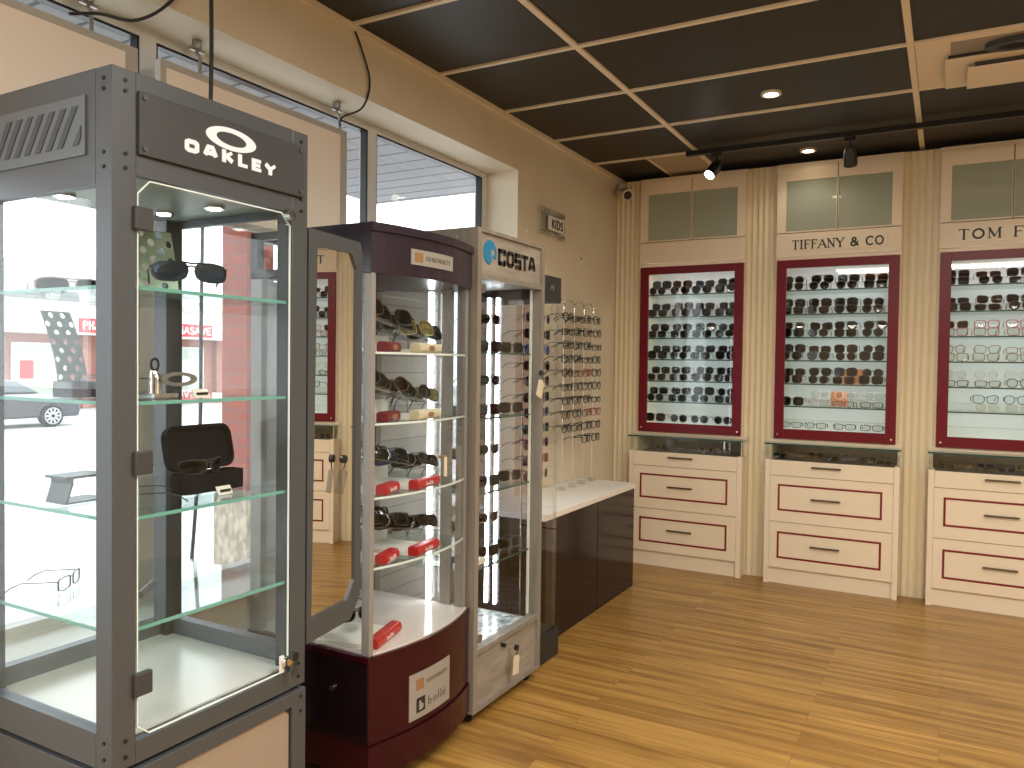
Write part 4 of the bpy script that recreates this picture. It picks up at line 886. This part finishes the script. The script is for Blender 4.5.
dk = MB().box(-.02, .95, 3.66, 3.80, H - .008, H - .0041, M['ventgrey']); dk.ring([(.25 + .15 * math.cos(k * PI / 12), 3.735 + .06 * math.sin(k * PI / 12), H - .03) for k in range(24)], [(.25 + .11 * math.cos(k * PI / 12), 3.735 + .035 * math.sin(k * PI / 12), H - .03) for k in range(24)], (0, 0, 0), (0, 0, .022), M['gund']); dk.build('duct_and_shade', t)  # grey patch is painted shadow beside the plates, ring is the duct
tag(MB().box(-1.42, 2.2, 4.69, 4.722, 2.648, 2.676, M['black']).build('ceiling_track', org=(0, 4.7, 2.66)), 'long black lighting track hung below the dark ceiling', 'light track')
for x in (-1.2, .3, 1.8):
    pass
for j, (x, lit) in enumerate(((-1.235, 1), (-.50, 0))):
    t = thing('track_spotlight', ['lit black track spotlight at the left end of the track', 'unlit black track spotlight hanging above the middle cabinet'][j], 'spotlight', (x, 4.705, 2.648), 'spotlights on the black track')
    MB().box(x - .03, x + .03, 4.693, 4.719, 2.625, 2.648, M['black']).build('adapter', t)
    MB().tube([(x, 4.706, 2.625), (x, 4.706, 2.565)], .008, M['black'], 8).build('stem', t)
    d = Vector((-.35, -.55, -.75)).normalized() if lit else Vector((.0, .5, -.86)).normalized()
    c0 = Vector((x, 4.706, 2.575)); 
    h0 = MB().tube([c0 - d * .02, c0 + d * .01, c0 + d * .085], [.022, .034, .036], M['black'], 16).build('head', t)
    MB().tube([c0 + d * .0855, c0 + d * .089], .03, M['ledw'] if lit else M['gund'], 16).build('lamp', h0)
for j, (x, y) in enumerate(((.44, 1.51), (.44, -.9), (2.0, 1.51), (2.0, -.9), (-.78, -.9))):
    t = thing('ceiling_panel_light', 'flat white ceiling panel light behind the camera, number %s' % ORD[j], 'ceiling light', (x, y, H), 'panel lights behind the camera')
    t['label'] = ['white ceiling panel light near the room centre', 'white ceiling panel light over the room front', 'white ceiling panel light by the right wall', 'white ceiling panel light in the front right corner', 'white ceiling panel light toward the front windows'][j]
    MB().box(x - .55, x + .55, y - .25, y + .25, H - .02, H - .012, M['troffer']).build('diffuser', t); MB().box(x - .58, x + .58, y - .28, y + .28, H - .012, H - .007, M['white']).build('frame', t)
# ================================================================== OUTSIDE
struct('ground', MB().box(-60, -6.2, -30, 60, -.9, -.65, M['asph']))
o = MB().box(-6.2, XW - .25, -12, 20, -.9, -.15, M['conc']).build('walkway'); o['kind'] = 'structure'
o = MB().box(-4.85, XW - .25, -12, 6.0, 2.9, 3.1, M['soff']).build('canopy_soffit'); o['kind'] = 'structure'
t = thing('brick_column', 'red brick column on a sandstone base outside the window', 'column', (-4.42, 4.03, -.15))
m = MB(); m.box(-4.55, -4.3, 3.905, 4.15, .46, 2.9, M['brick']); so = m.build('shaft', t)
so.data.materials.append(M['brickx'])
for p in so.data.polygons:
    if abs(p.normal.y) > .5: p.material_index = 1
MB().box(-4.59, -4.26, 3.87, 4.19, -.15, .46, M['stone']).build('stone_base', t)
# car
cxx, cy = -23.1, 13.7
t = thing('parked_car', 'dark parked car seen through the window at the left edge', 'car', (cxx, cy - 1.4, -.65))
prof = [(.95, .28), (1.0, .5), (.92, .78), (.55, .92), (-.2, 1.0), (-.95, 1.42), (-2.3, 1.45), (-3.2, 1.02), (-3.75, .95), (-3.8, .5), (-3.75, .28)]
prof = [(.85, .28), (.9, .5), (.86, .80), (.35, .95), (-.25, 1.0)] + [(-.95, 1.38), (-2.1, 1.45), (-2.9, 1.05), (-3.6, .92), (-3.7, .5), (-3.65, .28)]
MB().prism([(cxx - .15, cy + y, -.65 + z) for y, z in prof[:5] + [(-2.9, 1.03)] + prof[8:]], (0, 0, 0), (-1.7, 0, 0), M['car']).build('body', t, bevel=.06)
MB().prism([(cxx - .25, cy + y, -.65 + z) for y, z in ((-.25, 1.0), (-.95, 1.38), (-2.1, 1.45), (-2.9, 1.03))], (0, 0, 0), (-1.5, 0, 0), M['carg']).build('cabin', t, bevel=.05)
for y in (0, -2.7):
    wl = MB().tube([(cxx - .1, cy + y, -.32), (cxx - .32, cy + y, -.32)], .33, M['tyre'], 24).build('wheel', t)
    rm = MB()
    for k in range(10):
        a_ = k * PI / 5; rm.seg((cxx - .09, cy + y, -.32), (cxx - .09, cy + y + .24 * math.cos(a_), -.32 + .24 * math.sin(a_)), .05, (1, 0, 0), .015, M['rim'])
    rm.ring([(cxx - .09, cy + y + .25 * math.cos(k * PI / 12), -.32 + .25 * math.sin(k * PI / 12)) for k in range(24)], [(cxx - .09, cy + y + .22 * math.cos(k * PI / 12), -.32 + .22 * math.sin(k * PI / 12)) for k in range(24)], (0, 0, 0), (.015, 0, 0), M['rim']); rm.build('alloy_rim', wl)
# strip mall
X = -30
t = thing('shop_building', 'low brick shopping strip with white fascia and red sign across the parking lot', 'building', (X - 4, 18, -.65))
MB().box(X - 8, X - 1.2, -6, 42, -.65, 3.6, M['brickf']).build('wall', t)
m = MB(); m.box(X - 1.5, X, -6, 42, 2.35, 3.55, M['fascia']); m.box(X - 1.6, X + .15, -6, 42, 3.55, 3.7, M['boarde']); m.box(X - 1.5, X + .05, -6, 42, 3.7, 4.0, M['fascia']); m.build('fascia', t)
MB().prism([(X - .3, 15.5, 4.0), (X - .3, 24, 4.0), (X - 1.6, 24.5, 5.2), (X - 1.6, 15.5, 5.2)], (0, 0, 0), (-4, 0, 0), pbr('far_roof', (.35, .40, .44), .7)).build('roof', t)
for y in (16.0, 19.5, 22.7, 26.2): MB().box(X - 1.2, X - .9, y, y + .35, -.65, 2.35, M['fascia' if y < 17 else 'brickf']).build('pillar', t)
for (ya, yb) in ((16.8, 18.9), (20.3, 22.3), (23.4, 25.6), (27, 29.4), (12.4, 15.2)):
    w_ = MB().box(X - 1.2, X - 1.1, ya, yb, -.1, 2.0, M['trimw']).build('shop_window', t); MB().box(X - 1.1, X - 1.08, ya + .08, yb - .08, 0, 1.9, M['frostback']).build('pane', w_)
    m = MB(); m.box(X - 1.08, X - 1.06, ya + .3, ya + .8, .6, 1.3, M['signred']); m.box(X - 1.08, X - 1.06, ya + 1.0, ya + 1.6, .3, 1.4, M['white']); m.build('poster', w_)
for (ya, yb) in ((18.75, 21.6), (21.9, 25.1)):
    sg = MB().box(X, X + .08, ya, yb, 2.44, 3.0, M['signred']).build('sign_board', t)
    text(MB(), 'PHARMASAVE', (X + .08, ya + .12, 2.54), (0, 1, 0), (0, 0, 1), .36, M['white'], .17, width=yb - ya - .24, rnd=True, d=.03).build('lettering', sg)
# ================================================================== LIGHT
wd = bpy.data.worlds.new('world'); SC.world = wd; wd.use_nodes = True; nt = wd.node_tree; nt.nodes.clear()
bg = nt.nodes.new('ShaderNodeBackground'); bg.inputs[0].default_value = (.90, .95, 1, 1); bg.inputs[1].default_value = 3.6
wo = nt.nodes.new('ShaderNodeOutputWorld'); nt.links.new(bg.outputs[0], wo.inputs[0])
def area(name, loc, rot, sx, sy, e, col):
    l = bpy.data.lights.new(name, 'AREA'); l.shape = 'RECTANGLE'; l.size = sx; l.size_y = sy; l.energy = e; l.color = col
    o = bpy.data.objects.new(name, l); COL.objects.link(o); o.location = loc; o.rotation_euler = rot; return o
def spot(name, loc, d, e, ang, col, r_=.03, blend=.6):
    l = bpy.data.lights.new(name, 'SPOT'); l.energy = e; l.spot_size = math.radians(ang); l.spot_blend = blend; l.color = col; l.shadow_soft_size = r_
    o = bpy.data.objects.new(name, l); COL.objects.link(o); o.location = loc; o.rotation_euler = Vector(d).to_track_quat('-Z', 'Y').to_euler(); return o
WARM = (1, .92, .81)
for (x, y) in ((.44, 1.51), (.44, -.9), (2.0, 1.51), (-.78, -.9)): area('panel_lamp', (x, y, H - .03), (0, 0, 0), 1.1, .5, 46, WARM)
for (x, y, e_) in ((-.78, 3.956, 14), (-.776, 5.0, 3)): spot('downlight', (x, y, H - .02), (0, -.15, -1), e_, 150, (1, .87, .70))
for (x, y) in ((-.75, 2.7), (.45, 2.7), (1.7, 3.9)): spot('downlight', (x, y, H - .02), (0, 0, -1), 26, 140, (1, .87, .70))
spot('track_lamp', (-1.27, 4.64, 2.50), (-.35, -.55, -.75), 12, 60, (1, .85, .65))
for c in CX:  # added fill lamps, at the top and under shelves, to lighten the interiors
    area('display_fill', (c, YU + .02, 2.03), (math.radians(12), 0, 0),   .6, .02, .9, (.92, .97, 1))
    for z in SH[:6]: area('display_fill', (c, YU + .03, z - .012), (math.radians(48), 0, 0), .6, .012, .42, (.92, .97, 1))
for (x, y) in ((-1.90, 1.43), (-1.71, 1.44), (-1.93, 1.17)): spot('case_spot', (x, y, 1.765), (0, 0, -1), 2.0, 80, (1, .97, .9), .015)
# window light portals
# ================================================================== CAMERA
cam = bpy.data.cameras.new('camera'); co = bpy.data.objects.new('camera', cam); COL.objects.link(co)
cam.sensor_width = 36; cam.lens = 784 / 1024 * 36; cam.clip_start = .02; cam.clip_end = 200
R = Matrix(((0.87389122, 0.4859623, 0.01244111), (-0.02290837, 0.01560429, 0.99961578), (0.48558145, -0.87384046, 0.02476906)))
co.matrix_world = Matrix.Translation((0, 0, 1.37)) @ R.transposed().to_4x4()
SC.camera = co
SC.view_settings.view_transform = 'Standard'; SC.view_settings.look = 'None'; SC.view_settings.gamma = 1; SC.view_settings.exposure = .28
try: SC.view_settings.use_curve_mapping = False
except Exception: pass
SC.cycles.transparent_max_bounces = 40; SC.cycles.max_bounces = 10; SC.cycles.glossy_bounces = 4; SC.cycles.transmission_bounces = 4; SC.cycles.diffuse_bounces = 4
SC.cycles.caustics_reflective = False; SC.cycles.caustics_refractive = False; SC.cycles.sample_clamp_indirect = 3
print('GLASSES', NG[0])
